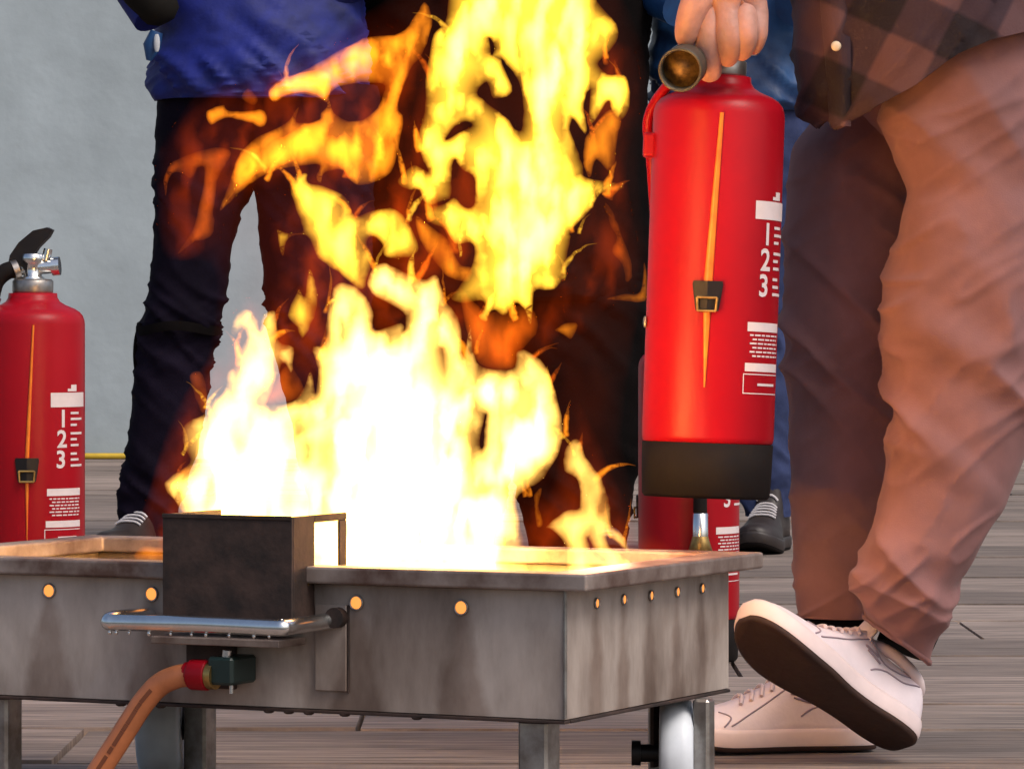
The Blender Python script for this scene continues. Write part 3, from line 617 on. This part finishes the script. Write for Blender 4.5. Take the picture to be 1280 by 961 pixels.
# ------------------------------------------------------------ cloth, limbs, people
def loft(rows, n=64, steps=10, expo=2.25, fold=None, cap=True, twist=0):
    """rows: (photo row, left column, right column, depth, depth ratio)"""
    rs = []
    for y_, xl, xr, D, q, tl in spline([tuple(r_) + (0,) * (6 - len(r_)) for r_ in rows], steps):
        c = P((xl + xr) / 2, y_, D); rx = (xr - xl) / 2 / F * D; ring = []
        for i in range(n):
            a = 2 * math.pi * i / n; ca, sa = math.cos(a), math.sin(a)
            k_ = (abs(ca) ** expo + abs(sa) ** expo) ** (-1 / expo)
            p = c + Vector((rx * ca * k_, rx * q * sa * k_, 0))
            p.z -= tl * (p.x - c.x)
            if fold: p += Vector((ca, sa, .15 * ca)) * fold(p, a)
            ring.append(p)
        rs.append(ring)
    m = MB(); m.rings(rs, cap=cap); return m
def ridge(x): return (1 - min(1, abs(x) * 2.4)) ** 2
def folder(seed, amp, zones, fine=.0016, slant=.9, freq=1.0):
    """zones: (height, spread, weight): where the cloth bunches"""
    def f(p, a):
        wz = sum(w_ * math.exp(-((p.z - z0) / s_) ** 2) for z0, s_, w_ in zones)
        q = Vector((p.x * 6 * freq + seed, p.y * 5 * freq, p.z * 17 * freq + p.x * 17 * slant * freq))
        wv = noise.noise(q * .7 + Vector((3, 1, 0))) * .8
        n1 = ridge(noise.noise(q + Vector((0, 0, wv)))); n2 = ridge(noise.noise(Vector((p.x * 9 - seed, p.y * 8, p.z * 26 - p.x * 20 * slant))))
        long_ = noise.noise(Vector((p.x * 9 + seed * 2, p.y * 9, p.z * 2.2)))
        return amp * ((n1 * .9 + n2 * .3 - .3) * (.12 + wz) + long_ * .14) + fine * noise.noise(p * 45)
    return f
def skin_mesh(chains, sub=2):
    """chains: lists of (point, radius); points given again by the same key are shared"""
    bm = bmesh.new(); lay = bm.verts.layers.skin.verify(); keys = {}
    first = True
    for ch in chains:
        prev = None
        for p, r in ch:
            key = tuple(round(c_, 4) for c_ in p)
            if key not in keys:
                v = bm.verts.new(p); v[lay].radius = (r, r) if not isinstance(r, tuple) else r; v[lay].use_root = first; first = False; keys[key] = v
            v = keys[key]
            if prev is not None and prev is not v and not bm.edges.get((prev, v)): bm.edges.new((prev, v))
            prev = v
    me = bpy.data.meshes.new('body'); bm.to_mesh(me); bm.free()
    o = bpy.data.objects.new('tmp', me); COL.objects.link(o)
    s = o.modifiers.new('s', 'SKIN'); s.use_smooth_shade = True; s.branch_smoothing = .4
    b = o.modifiers.new('b', 'SUBSURF'); b.levels = sub; b.render_levels = sub
    dg = bpy.context.evaluated_depsgraph_get(); r = bpy.data.meshes.new_from_object(o.evaluated_get(dg))
    bpy.data.objects.remove(o); return r
def add_mesh(mb, me):
    mb.add([v.co for v in me.vertices], [tuple(p.vertices) for p in me.polygons], True)
def head_on(mb, c, s=1.0, face=Vector((0, -1, 0))):
    up = Vector((0, 0, 1)); sdv = face.cross(up)
    def L(x, y_, z): return c + sdv * x * s + face * y_ * s + up * z * s
    rs = []
    for z, rx, ry, oy in ((-.115, .03, .03, .045), (-.105, .045, .055, .03), (-.07, .06, .08, .012), (-.02, .071, .095, 0), (.03, .076, .10, -.004), (.075, .07, .092, -.006), (.105, .045, .06, -.006), (.118, .015, .02, -.006)):
        rs.append([L(rx * math.cos(t), oy + ry * math.sin(t), z) for t in (2 * math.pi * i / 24 for i in range(24))])
    mb.rings(rs)
    mb.ball(L(0, .10, -.025), .014 * s, 6); mb.ball(L(.074, 0, -.02), (.012 * s, .02 * s, .03 * s), 6); mb.ball(L(-.074, 0, -.02), (.012 * s, .02 * s, .03 * s), 6)
    mb.ball(L(0, .088, -.068), (.022 * s, .012 * s, .007 * s), 6)
    return L
def hair_on(parent, L, s):
    k = MB(); rs = []
    for z, rx, ry, oy in ((-.03, .078, .07, -.045), (.02, .084, .09, -.03), (.06, .084, .105, -.008), (.095, .068, .085, -.006), (.122, .035, .045, -.006), (.13, .008, .01, -.006)):
        rs.append([L(rx * math.cos(t), oy + ry * math.sin(t), z) for t in (2 * math.pi * i / 24 for i in range(24))])
    k.rings(rs); k.build('hair', 'hair', parent)

def shoe(parent, heel, a, u, mats=('shoe_leather', 'shoe_midsole', 'shoe_outsole'), s=1.0, boot=False, detail=True):
    """heel: rear end of the sole on its underside, a: towards the toe, u: up"""
    a = a.normalized(); u = (u - a * u.dot(a)).normalized(); wv = u.cross(a)
    def L(x, y_, z): return heel + a * x * s + wv * y_ * s + u * z * s
    prof = [(0, .012), (.004, .024), (.02, .033), (.05, .036), (.09, .034), (.13, .037), (.17, .046), (.21, .050), (.24, .047), (.262, .038), (.277, .024), (.283, .010)]
    prof = spline(prof, 3)
    spring = lambda x: .020 * max(0, (x - .19) / .09) ** 2
    def outline(z, grow, zs=1.0):
        pts = []
        for x, w_ in prof: pts.append(L(.141 + (x - .141) * (1 + grow * 4), w_ * 1.0 + grow, z + spring(x) * zs))
        for x, w_ in prof[::-1]: pts.append(L(.141 + (x - .141) * (1 + grow * 4), -(w_ * .92 + grow), z + spring(x) * zs))
        return pts
    k = MB(); k.rings([outline(0, -.003), outline(.0015, 0), outline(.007, .0005)]); sole = k.build('outsole', mats[2], parent, 0)
    k = MB(); k.rings([outline(.0065, .0008), outline(.010, .0022), outline(.024, .0022), outline(.029, .001), outline(.030, -.004)]); k.build('midsole', mats[1], parent)
    hp_ = [(.0, .060), (.006, .082), (.02, .092), (.05, .088), (.085, .094), (.105, .108), (.12, .102), (.15, .083), (.18, .069), (.21, .058), (.235, .052), (.258, .045), (.274, .036), (.281, .026)]
    if boot: hp_ = [(x, z + (.06 if x < .12 else .0) + .008) for x, z in hp_]
    hp_ = spline(hp_, 3); rs = []
    for x, hz2 in hp_:
        w_ = np.interp(x, [p[0] for p in prof], [p[1] for p in prof]) - .001; ring = []
        for i in range(25):
            t = math.pi * i / 24; cx_, sz = math.cos(t), math.sin(t)
            top = .84 if x < .13 else .8
            ww = w_ * (1 - (1 - top) * sz ** 2)
            ring.append(L(x, ww * math.copysign(abs(cx_) ** .62, cx_), .022 + spring(x) + (hz2 - .022) * sz ** .8))
        rs.append(ring)
    k = MB(); k.rings(rs); up_ = k.build('upper', mats[0], parent)
    def on(x, t, lift=.001):
        hz2 = np.interp(x, [p[0] for p in hp_], [p[1] for p in hp_]); w_ = np.interp(x, [p[0] for p in prof], [p[1] for p in prof]) - .001
        cx_, sz = math.cos(t), math.sin(t); top = .84 if x < .13 else .8; ww = w_ * (1 - (1 - top) * sz ** 2) + lift
        return L(x, ww * math.copysign(abs(cx_) ** .62, cx_), .022 + spring(x) + (hz2 - .022 + lift) * sz ** .8)
    if detail:
        for sd_ in (0, 1):
            fl = (lambda t: t) if sd_ == 0 else (lambda t: math.pi - t)
            for pts in ([(.20, .25), (.17, .55), (.135, .75), (.10, .85)], [(.215, .9), (.20, .55), (.21, .22)], [(.02, .7), (.05, .5), (.08, .45), (.105, .2)], [(.11, .75), (.075, .62), (.02, .95)]):
                k = MB(); k.tube([on(x, fl(t), .0004) for x, t in spline(pts, 6)], .0011, 6); k.build('seam', 'shoe_seam', up_)
            k = MB()
            for q in range(2): k.tube([on(x, fl(t), .001) for x, t in ((.118 - .004 * q, .62 - .10 * q), (.095 - .004 * q, .58 - .10 * q))], .0014, 6)
            k.build('side_mark', 'shoe_seam', up_)
        for i in range(5):
            x = .128 + .014 * i; k = MB(); k.tube([on(x + .004 * math.sin(t * 3), t, .0025) for t in np.linspace(.95, math.pi - .95, 9)], .0026, 6); k.build('lace', 'shoe_midsole', up_)
        rs = []
        for tt in np.linspace(0, 1, 7):
            rs.append([L(.112 - .022 * tt + .004 * math.sin(b_), (.028 - .008 * tt ** 3) * math.cos(b_), .088 + .05 * tt + .006 * math.sin(b_)) for b_ in np.linspace(0, 2 * math.pi, 16, endpoint=False)])
        k = MB(); k.rings(rs); k.build('tongue', mats[0], up_)
        k = MB(); rs = []
        for tt in np.linspace(0, 2 * math.pi, 30, endpoint=False):
            cx_ = .048 + .045 * math.cos(tt); cy_ = .027 * math.sin(tt); cz_ = .086 + .010 * math.cos(tt)
            rs.append([L(cx_ + .007 * math.cos(b_) * math.cos(tt), cy_ + .007 * math.cos(b_) * math.sin(tt), cz_ + .008 * math.sin(b_)) for b_ in np.linspace(0, 2 * math.pi, 10, endpoint=False)])
        k.rings(rs, closed=True); k.build('collar', 'shoe_midsole', up_)
    if boot:
        for i in range(6):
            x = .118 + .012 * i; k = MB(); k.tube([on(x, t, .003) for t in np.linspace(1.0, math.pi - 1.0, 7)], .003, 6); k.build('lace', 'lace', up_)
    return L

# ---- the walking man with the extinguisher
Dn, Df = 5.40, 5.58
man = thing('person', (P(1100, 930, 5.5).x, 5.5, 0), 'person in tan trousers and plaid shirt stepping forward, carrying a red extinguisher', 'person')
far = loft([(40, 1050, 1215, Df, .95), (110, 1030, 1205, Df, .95), (150, 1016, 1200, Df, .95), (190, 988, 1180, Df, 1), (250, 980, 1165, Df, 1), (330, 978, 1160, Df, 1), (410, 977, 1155, Df, 1), (480, 982, 1150, Df, 1), (560, 988, 1145, Df, 1), (640, 989, 1130, Df, 1), (710, 990, 1112, Df, 1.05), (752, 991, 1100, Df, 1.05), (771, 996, 1096, Df, 1.05)], 120, 16,
           fold=folder(2, .014, [(.53, .12, .9), (.2, .1, .8), (.76, .08, .6)], fine=.0008, freq=.62), cap=False)
fo = far.build('trouser_leg', 'trouser_tan', man)
def hem_band(parent, m, n, th_=.0022):
    last = m.v[len(m.v) - n:]; prev = m.v[len(m.v) - 5 * n: len(m.v) - 4 * n]; c0 = sum(last, Vector()) / n
    out = lambda p, d: p + ((p - c0) * Vector((1, 1, 0))).normalized() * d if False else p + Vector((p.x - c0.x, p.y - c0.y, 0)).normalized() * d
    k = MB(); k.rings([[out(p, th_) for p in prev], [out(p.lerp(q, .5), th_ * 1.3) for p, q in zip(prev, last)], [out(q, th_) for q in last], [out(q, -th_) for q in last]], cap=False); k.build('hem', 'trouser_tan', parent)
hem_band(fo, far, 120)
near = loft([(20, 1110, 1330, Dn, .85), (100, 1112, 1330, Dn, .9), (160, 1110, 1328, Dn, .9), (205, 1122, 1328, Dn, .9), (240, 1132, 1325, Dn, .92), (280, 1122, 1325, Dn, .95), (340, 1116, 1325, Dn, .95), (400, 1112, 1320, Dn, .95), (470, 1115, 1312, Dn, .95), (530, 1115, 1298, Dn - .01, .95), (600, 1106, 1272, Dn - .01, .95), (655, 1099, 1243, Dn - .02, .95), (700, 1080, 1216, Dn - .02, 1), (730, 1070, 1190, Dn - .02, 1, .25), (765, 1074, 1174, Dn - .015, 1, .55), (802, 1080, 1162, Dn, 1, .72)], 128, 16,
            fold=folder(5, .017, [(.60, .10, .9), (.45, .09, .9), (.22, .09, 1.0), (.80, .06, .8)], fine=.0008, freq=.62), cap=False)
no_ = near.build('trouser_leg', 'trouser_tan', man); hem_band(no_, near, 128)
# seat of the trousers above the legs
hip = loft([(-120, 1060, 1335, 5.5, .8), (-20, 1045, 1335, 5.5, .85), (60, 1045, 1332, 5.5, .85), (120, 1060, 1322, 5.5, .8), (170, 1100, 1290, 5.5, .7)], 80, 8, fold=folder(8, .006, [(.8, .1, .5)]))
hip.build('trouser_seat', 'trouser_tan', man)
k = MB()
pp = [P(x, y_, 5.31) for x, y_ in ((1205, 190), (1265, 178))]
# shirt: a hanging shell with a slanting hem
def hem(px): return float(np.interp(px, [990, 1010, 1022, 1032, 1045, 1060, 1075, 1115, 1150, 1200, 1240, 1280, 1350], [95, 110, 150, 162, 150, 163, 150, 125, 105, 66, 48, 38, 30]))
def shirt():
    rows, n = 44, 140; rs = []
    cx_, cyc = (1180 - 640) / F * 5.45, 5.45
    ff = folder(11, .012, [(.80, .12, .9), (1.0, .3, .5)], slant=-1.2)
    for j in range(rows + 1):
        t = j / rows; ring = []
        for i in range(n):
            a = 2 * math.pi * i / n; ca, sa = math.cos(a), math.sin(a)
            px0 = 640 + (cx_ + .165 * ca) / (cyc + .2 * sa) * F
            zb_ = P(0, hem(px0), cyc + .2 * sa).z if sa < .3 else P(0, 60, cyc + .2).z
            if .0 < sa < .3: zb_ = zb_
            z = zb_ + (1.42 - zb_) * t ** 1.3
            fl = 1 + .05 * (1 - t)
            rx = (.172 + .02 * t) * fl; ry = (.175 - .02 * t) * fl
            p = Vector((cx_ + rx * ca - .02 * t, cyc + ry * sa, z))
            p += Vector((ca, sa, 0)) * ff(p, a) * (1 - .5 * t)
            ring.append(p)
        rs.append(ring)
    m = MB(); m.rings(rs, cap=False)
    m.rings([[p + (Vector((cx_, cyc, p.z)) - p) * .02 for p in r] for r in rs], cap=False)
    return m
sh = shirt()
# sleeve of the carrying arm
wrist = P(935, -75, 5.28); elbow = P(1010, -310, 5.33); shoulder = P(1110, -640, 5.36)
sl = [Vector(p) for p in spline([tuple(wrist + Vector((.012, .002, .02))), tuple(wrist.lerp(elbow, .4)), tuple(elbow), tuple(elbow.lerp(shoulder, .5)), tuple(shoulder + Vector((.06, .03, .02)))], 8)]
sh.tube(sl, [.046 + .02 * i / len(sl) + .002 * math.sin(i * 1.9) for i in range(len(sl))], 24)
sl2 = [Vector(p) for p in spline([(cx, y_, z) for cx, y_, z in ((.57, 5.67, 1.40), (.63, 5.73, 1.15), (.60, 5.62, .95))], 8)]
sh.tube(sl2, [.07 - .02 * i / len(sl2) for i in range(len(sl2))], 24)
sh.rings([[Vector((.53 + rx * math.cos(t), 5.45 + ry * math.sin(t), z)) for t in (2 * math.pi * i / 40 for i in range(40))] for z, rx, ry in ((1.38, .175, .15), (1.43, .15, .17), (1.47, .10, .10), (1.5, .07, .07))], cap=False)
shirt_o = sh.build('shirt', 'plaid_flannel', man)
# button
c = P(1045, 58, 5.306); k = MB(); k.lathe([(.0001, 0), (.0058, 0), (.0062, .0015), (.005, .003), (.0001, .0028)], 18, Matrix.Translation(c) @ Matrix.Rotation(R(90), 4, 'X')); k.build('button', 'pearl', shirt_o)
# placket strip hanging at the shirt front
pl_ = MB(); rs = []
for t in np.linspace(0, 1, 14):
    yy = -40 + 198 * t; xl, xr = 1022 + 16 * t, 1062 + 2 * t; c0 = P(xl, yy, 5.335); c1 = P(xr, yy, 5.318); bw = .004 * math.sin(t * 9)
    rs.append([c0 + Vector((0, bw, 0)), c0.lerp(c1, .5) + Vector((0, -.006 + bw, 0)), c1 + Vector((0, bw, 0)), c1 + Vector((0, .004 + bw, 0)), c0.lerp(c1, .5) + Vector((0, -.002 + bw, 0)), c0 + Vector((0, .004 + bw, 0))])
pl_.rings(rs); pl_.build('placket', 'plaid_flannel', shirt_o)
# body: legs, trunk, head and the gripping hand
Dh = 5.27
def hpnt(x, y_, d=0): return tuple(P(x, y_, Dh + d))
mw = hpnt(930, -70, .0); pm = hpnt(914, -28, 0)
kn = [hpnt(890, 8, -.010), hpnt(910, 9, -.018), hpnt(929, 12, -.016), hpnt(944, 16, -.006)]
chains = [[(mw, .027), (pm, .044)],
          [(mw, .027), (tuple(wrist.lerp(elbow, .5)), .036), (tuple(elbow), .042), (tuple(elbow.lerp(shoulder, .5)), .047), (tuple(shoulder), .05)]]
tips = [[(888, 30, -.018), (887, 52, -.020), (886, 74, -.012), (888, 100, .008)], [(911, 30, -.028), (912, 50, -.030), (911, 64, -.018), (908, 80, .006)], [(930, 30, -.026), (930, 46, -.027), (929, 58, -.016), (925, 72, .006)], [(945, 30, -.014), (945, 43, -.015), (943, 53, -.006), (939, 64, .012)]]
for i in range(4):
    ch = [(pm, .044), (kn[i], .0225)]
    for j, q in enumerate(tips[i]): ch.append((hpnt(*q), (.0172, .0178, .0158, .0130)[j] * (1.08, 1.04, 1.0, .9)[i]))
    chains.append(ch)
chains.append([(mw, .027), (hpnt(894, -40, -.012), .028), (hpnt(874, -4, -.022), .022), (hpnt(864, 18, -.024), .0185), (hpnt(860, 34, -.022), .0178), (hpnt(855, 62, -.014), .0130)])
hand = skin_mesh(chains, 2)
k = MB(); add_mesh(k, hand)
hipc = P(1190, -20, 5.5)
def TP(v, r): return (tuple(v), r)
trunk = [[TP(hipc, .11), TP(hipc + Vector((-.01, 0, .2)), .11), TP(hipc + Vector((-.02, 0, .4)), .12), TP(hipc + Vector((-.02, 0, .53)), .06), TP(hipc + Vector((-.03, 0, .64)), .05)],
         [TP(hipc, .11), TP(P(1215, 150, 5.42), .07), TP(P(1215, 430, 5.42), .055), TP(P(1140, 745, 5.40), .035), TP(P(1125, 800, 5.40), .032)],
         [TP(hipc, .11), TP(P(1090, 150, 5.58), .07), TP(P(1068, 430, 5.58), .055), TP(P(1046, 760, 5.58), .036), TP(P(1046, 860, 5.56), .036)],
         [TP(hipc + Vector((-.02, 0, .4)), .12), TP(Vector((.57, 5.66, 1.38)), .05), TP(Vector((.63, 5.73, 1.14)), .04), TP(Vector((.60, 5.62, .93)), .03), TP(Vector((.59, 5.58, .85)), .03)]]
add_mesh(k, skin_mesh(trunk, 1))
Lh = head_on(k, hipc + Vector((-.05, 0, .76)), 1, Vector((-1, -.2, 0)).normalized())
body_o = k.build('body', 'skin', man)
for i in range(4):
    q = tips[i]
hair_on(man, Lh, 1)
# sock cuffs
k = MB(); k.tube([P(1046, 750, 5.58), P(1044, 800, 5.57), P(1050, 870, 5.56)], [.045, .042, .040], 20); k.build('sock', 'black_cloth', man)
k = MB(); k.tube([P(1150, 760, Dn + .03), P(1128, 812, Dn + .02)], [.036, .034], 20); k.build('sock', 'black_cloth', man)
# raised shoe: toe up and towards the camera, heel on the deck
ax = Vector((-.74, -.43, .52)).normalized(); upv = Vector((.251, .54, .803)).normalized()
heel_c = P(1131, 936, 5.40)
sn = bpy.data.objects.new('shoe', None); COL.objects.link(sn); sn.parent = man; sn.matrix_parent_inverse = Matrix.Translation(man.location).inverted(); sn.location = heel_c
shoe(sn, heel_c, ax, upv, s=1.0)
sf = bpy.data.objects.new('shoe', None); COL.objects.link(sf); sf.parent = man; sf.matrix_parent_inverse = Matrix.Translation(man.location).inverted(); sf.location = P(1090, 937, 5.55)
hf = P(1093, 0, 5.55); hf.z = .001
shoe(sf, hf, Vector((-1, -.12, 0)), Vector((0, 0, 1)), s=.95)

# ---- the carried extinguisher
De = F / 1031
bot = P(882, 622, De)
top = P(901, 100, De)
lean = math.atan2(top.x - bot.x, top.z - bot.z)
eh, ph, zc = ext(tuple(bot), (R(-1.5), lean, 0), 'red fire extinguisher with orange stripe hanging from the hand of the walking person', 0, lab=-2, stripe=-7)
k = MB(); k.tube([Vector((-.055, -.002, zc + .052)), Vector((-.02, -.002, zc + .06)), Vector((.045, -.002, zc + .062))], .008, 12); ph(k, 'carry_handle', 'black_plastic')
k = MB(); k.tube([Vector((.035, -.002, zc + .03)), Vector((.044, -.002, zc + .062)), Vector((.05, -.005, zc + .07))], .007, 10); ph(k, 'handle_bracket', 'chrome')
# nozzle held under the thumb, its mouth to the camera
def eloc(px, py, D): return (Matrix.Translation(bot) @ eh.rotation_euler.to_matrix().to_4x4()).inverted() @ P(px, py, D)
n0, n1 = eloc(850, 88, 5.19), eloc(868, 72, 5.30)
dz = (n1 - n0).normalized(); Mx = Matrix.Translation(n0) @ dz.to_track_quat('Z', 'Y').to_matrix().to_4x4()
k = MB(); k.lathe([(.0235, .03), (.0225, .004), (.0235, 0), (.0262, 0), (.0265, .004), (.0245, .05), (.019, .075), (.015, .09)], 32, Mx, cap=False); nz_ = ph(k, 'nozzle', mat('nozzle_black', (.06, .05, .035), .5, scale=30))
k = MB(); k.lathe([(.0001, .012), (.010, .013), (.0125, .018), (.0235, .022)], 28, Mx, cap=False); ph(k, 'nozzle_mouth', mat('nozzle_brass', (.22, .12, .03), .5, .4, scale=90, col2=(.05, .025, .01)), nz_)
k = MB(); k.lathe([(.0252, .05), (.0256, .052), (.0225, .066), (.020, .0665)], 28, Mx, cap=False); ph(k, 'nozzle_band', 'chrome', nz_)
k = MB(); k.tube([Vector(q) for q in spline([tuple(Mx @ Vector((0, 0, .085))), tuple(Mx @ Vector((.0, 0, .12))), (-.082, .035, .47), (-.078, .045, .40), (-.06, .07, .25), (-.04, .085, .12)], 8)], .0065, 12); ph(k, 'hose', 'red_paint')
k = MB(); k.box((-.083, .0, .425), (.016, .03, .03)); ph(k, 'hose_clip', 'red_paint', None, .004)
k = MB(); k.ball((-.081, -.012, .21), (.003, .004, .008), 6); ph(k, 'rivet', 'dull_metal')

# ---- bystanders
def bystander(label, D, cx, mats, legs, jacket, coat_amp, hemz, foot, boots, grp, arms, boot=False):
    m_leg, m_jac = mats
    pz = thing('person', (P(cx, 700, D).x, D, 0), label, 'person')
    for rows, sd_ in legs:
        lo_ = loft([(y_, xl, xr, D, .95) for y_, xl, xr in rows], 64, 12, fold=folder(sd_, .018, [(.5, .12, .8), (.15, .1, .8), (.85, .1, .5)]), cap=False); lo_.build('trouser_leg', m_leg, pz)
    jk = loft([(y_, xl, xr, D, q) for y_, xl, xr, q in jacket], 96, 12, fold=folder(cx % 17, coat_amp, [(hemz + .05, .12, 1), (1.2, .2, .6)]), cap=True)
    for pts, r0 in arms: jk.tube([Vector(p) for p in spline(pts, 8)], [r0 * (1 - .25 * i / 24) for i in range(8 * (len(pts) - 1) + 1)], 20)
    jo = jk.build('jacket', m_jac, pz)
    k = MB(); hc = P(cx, -90, D); hc.z = .95
    trunk = [[TP(hc, .10), TP(hc + Vector((0, 0, .25)), .10), TP(hc + Vector((0, 0, .48)), .10), TP(hc + Vector((0, 0, .60)), .055), TP(hc + Vector((0, 0, .70)), .05)]]
    for fx, fy in foot:
        fp = Vector((fx, D + fy, .09)); trunk.append([TP(hc, .10), TP(Vector((fx * .6 + hc.x * .4, D, .8)), .06), TP(Vector((fx * .9 + hc.x * .1, D, .5)), .05), TP(fp, .035)])
    for pts, r0 in arms:
        e_ = Vector(pts[-1]); d_ = (e_ - Vector(pts[-2])).normalized(); sh_ = Vector(pts[0])
        trunk.append([TP(hc + Vector((0, 0, .48)), .10), TP(sh_, .05), TP(Vector(pts[1]), .04), TP(e_, .03)])
    add_mesh(k, skin_mesh(trunk, 1)); L_ = head_on(k, hc + Vector((0, -.02, .82))); k.build('body', 'skin', pz); hair_on(pz, L_, 1)
    for (fx, fy), av_ in zip(foot, boots):
        so = bpy.data.objects.new('boot', None); COL.objects.link(so); so.parent = pz; so.matrix_parent_inverse = Matrix.Translation(pz.location).inverted()
        av_ = Vector(av_).normalized(); hl = Vector((fx, D + fy, .001)) - av_ * .09; so.location = hl
        shoe(so, hl, av_, Vector((0, 0, 1)), ('boot_leather', 'boot_leather', 'black_rubber'), 1.08, True, False)
    return pz, jo
D1 = F / 560
b1, j1 = bystander('person in a royal blue jacket and dark purplish trousers standing behind the tray', D1, 320, ('dark_trouser', 'blue_jacket'),
    [([(108, 200, 348), (130, 196, 345), (200, 194, 335), (240, 193, 312), (300, 191, 292), (360, 186, 284), (400, 176, 277), (440, 171, 268), (500, 165, 258), (560, 158, 246), (620, 150, 228), (655, 152, 222), (672, 154, 218)], 3),
     ([(108, 296, 472), (130, 298, 475), (200, 306, 470), (245, 318, 468), (300, 326, 466), (380, 332, 466), (440, 345, 468), (560, 372, 470), (672, 392, 470)], 6)],
    [(126, 197, 450, .86), (112, 192, 456, .86), (85, 190, 458, .84), (40, 196, 456, .8), (-40, 198, 450, .65), (-150, 196, 452, .65), (-260, 190, 458, .62), (-330, 200, 450, .58), (-365, 250, 400, .5), (-380, 285, 360, .6)],
    .015, 1.02, [(P(188, 0, D1).x, 0), (P(428, 0, D1).x, .02)], [(-.45, -1, 0), (.4, -1, 0)], None,
    [([tuple(P(205, -300, D1)), tuple(P(165, -140, D1 - .05)), tuple(P(150, -60, D1 - .1)), tuple(P(192, 22, D1 - .18))], .062), ([tuple(P(445, -300, D1)), tuple(P(490, -140, D1)), tuple(P(470, -50, D1 - .05)), tuple(P(410, -10, D1 - .08))], .062)])
k = MB(); k.tube([P(155, -45, D1 - .2), P(180, -14, D1 - .2), P(196, 6, D1 - .2), P(204, 20, D1 - .19), P(208, 28, D1 - .19)], [.05, .052, .048, .04, .02], 20); k.build('sleeve_cuff', 'olive_cloth', j1)
k = MB(); k.tube([P(196, 40, D1 - .21), P(190, 58, D1 - .21), P(186, 76, D1 - .21)], [.014, .02, .006], 10); k.build('glove', 'bright_jacket', b1)
k = MB(); k.ball(P(196, 54, D1 - .232), (.007, .004, .022), 6); k.build('glove_tab', 'glove', b1)
k = MB(); k.rings([[P(224 + 53 * math.cos(t), 404 + (0 if i in (0, 3) else 6 * i), D1 - .002) + Vector((0, .105 * math.sin(t), .006 * math.sin(3 * t))) * (1 if i in (1, 2) else .97) for t in (2 * math.pi * q / 40 for q in range(40))] for i in range(3)], cap=False); k.build('knee_strap', 'black_cloth', b1)
k = MB(); k.tube([Vector(p) for p in spline([tuple(P(177, 404, D1 - .03)), tuple(P(171, 420, D1 - .03)), tuple(P(169, 445, D1 - .03)), tuple(P(172, 466, D1 - .03)), tuple(P(178, 440, D1 - .03))], 6)], .005, 8); k.build('strap_loop', 'black_cloth', b1)
D2 = F / 548
b2, j2 = bystander('person in a long black coat and black trousers standing behind the tall flame', D2, 638, ('black_cloth', 'black_cloth'),
    [([(330, 632, 812), (380, 634, 812), (450, 636, 812), (540, 640, 806), (620, 646, 792), (690, 664, 780)], 13), ([(330, 448, 652), (380, 450, 652), (450, 470, 650), (540, 500, 646), (620, 510, 630), (690, 516, 616)], 14)],
    [(376, 452, 812, .55), (355, 446, 814, .6), (250, 448, 812, .6), (100, 440, 810, .6), (0, 440, 812, .62), (-120, 476, 800, .62), (-260, 470, 806, .6), (-330, 490, 790, .55), (-370, 560, 716, .5), (-385, 600, 676, .6)],
    .016, .6, [(P(724, 0, D2).x, 0), (P(560, 0, D2).x, 0)], [(.3, -1, 0), (-.3, -1, 0)], None,
    [([tuple(P(500, -310, D2)), tuple(P(480, -120, D2)), tuple(P(486, 40, D2 - .02)), tuple(P(530, 150, D2 - .02))], .06), ([tuple(P(780, -310, D2)), tuple(P(795, -120, D2)), tuple(P(785, 40, D2 - .02)), tuple(P(740, 150, D2 - .02))], .06)])
D3 = F / 555 + .25
b3, j3 = bystander('person in a bright blue jacket and jeans standing behind the carried extinguisher', D3, 918, ('denim', 'bright_jacket'),
    [([(60, 915, 1022), (130, 918, 1020), (200, 918, 1015), (300, 920, 1008), (400, 922, 1000), (500, 925, 992), (560, 925, 990), (600, 927, 989), (645, 930, 990)], 23), ([(60, 812, 925), (130, 815, 922), (200, 822, 918), (400, 832, 912), (560, 838, 905), (645, 842, 902)], 24)],
    [(140, 820, 1018, .65), (120, 815, 1022, .7), (70, 814, 1020, .7), (0, 815, 1016, .7), (-150, 812, 1020, .7), (-260, 806, 1030, .62), (-330, 816, 1016, .58), (-365, 860, 970, .5), (-380, 890, 946, .6)],
    .014, .98, [(P(962, 0, D3).x, -.02), (P(868, 0, D3).x, 0)], [(-.25, -1, 0), (-.4, -1, 0)], None,
    [([tuple(P(825, -300, D3)), tuple(P(790, -140, D3)), tuple(P(800, -30, D3 - .1)), tuple(P(850, 10, D3 - .25))], .06), ([tuple(P(1010, -300, D3)), tuple(P(1045, -140, D3)), tuple(P(1040, -30, D3 - .1)), tuple(P(990, 10, D3 - .25))], .06)])
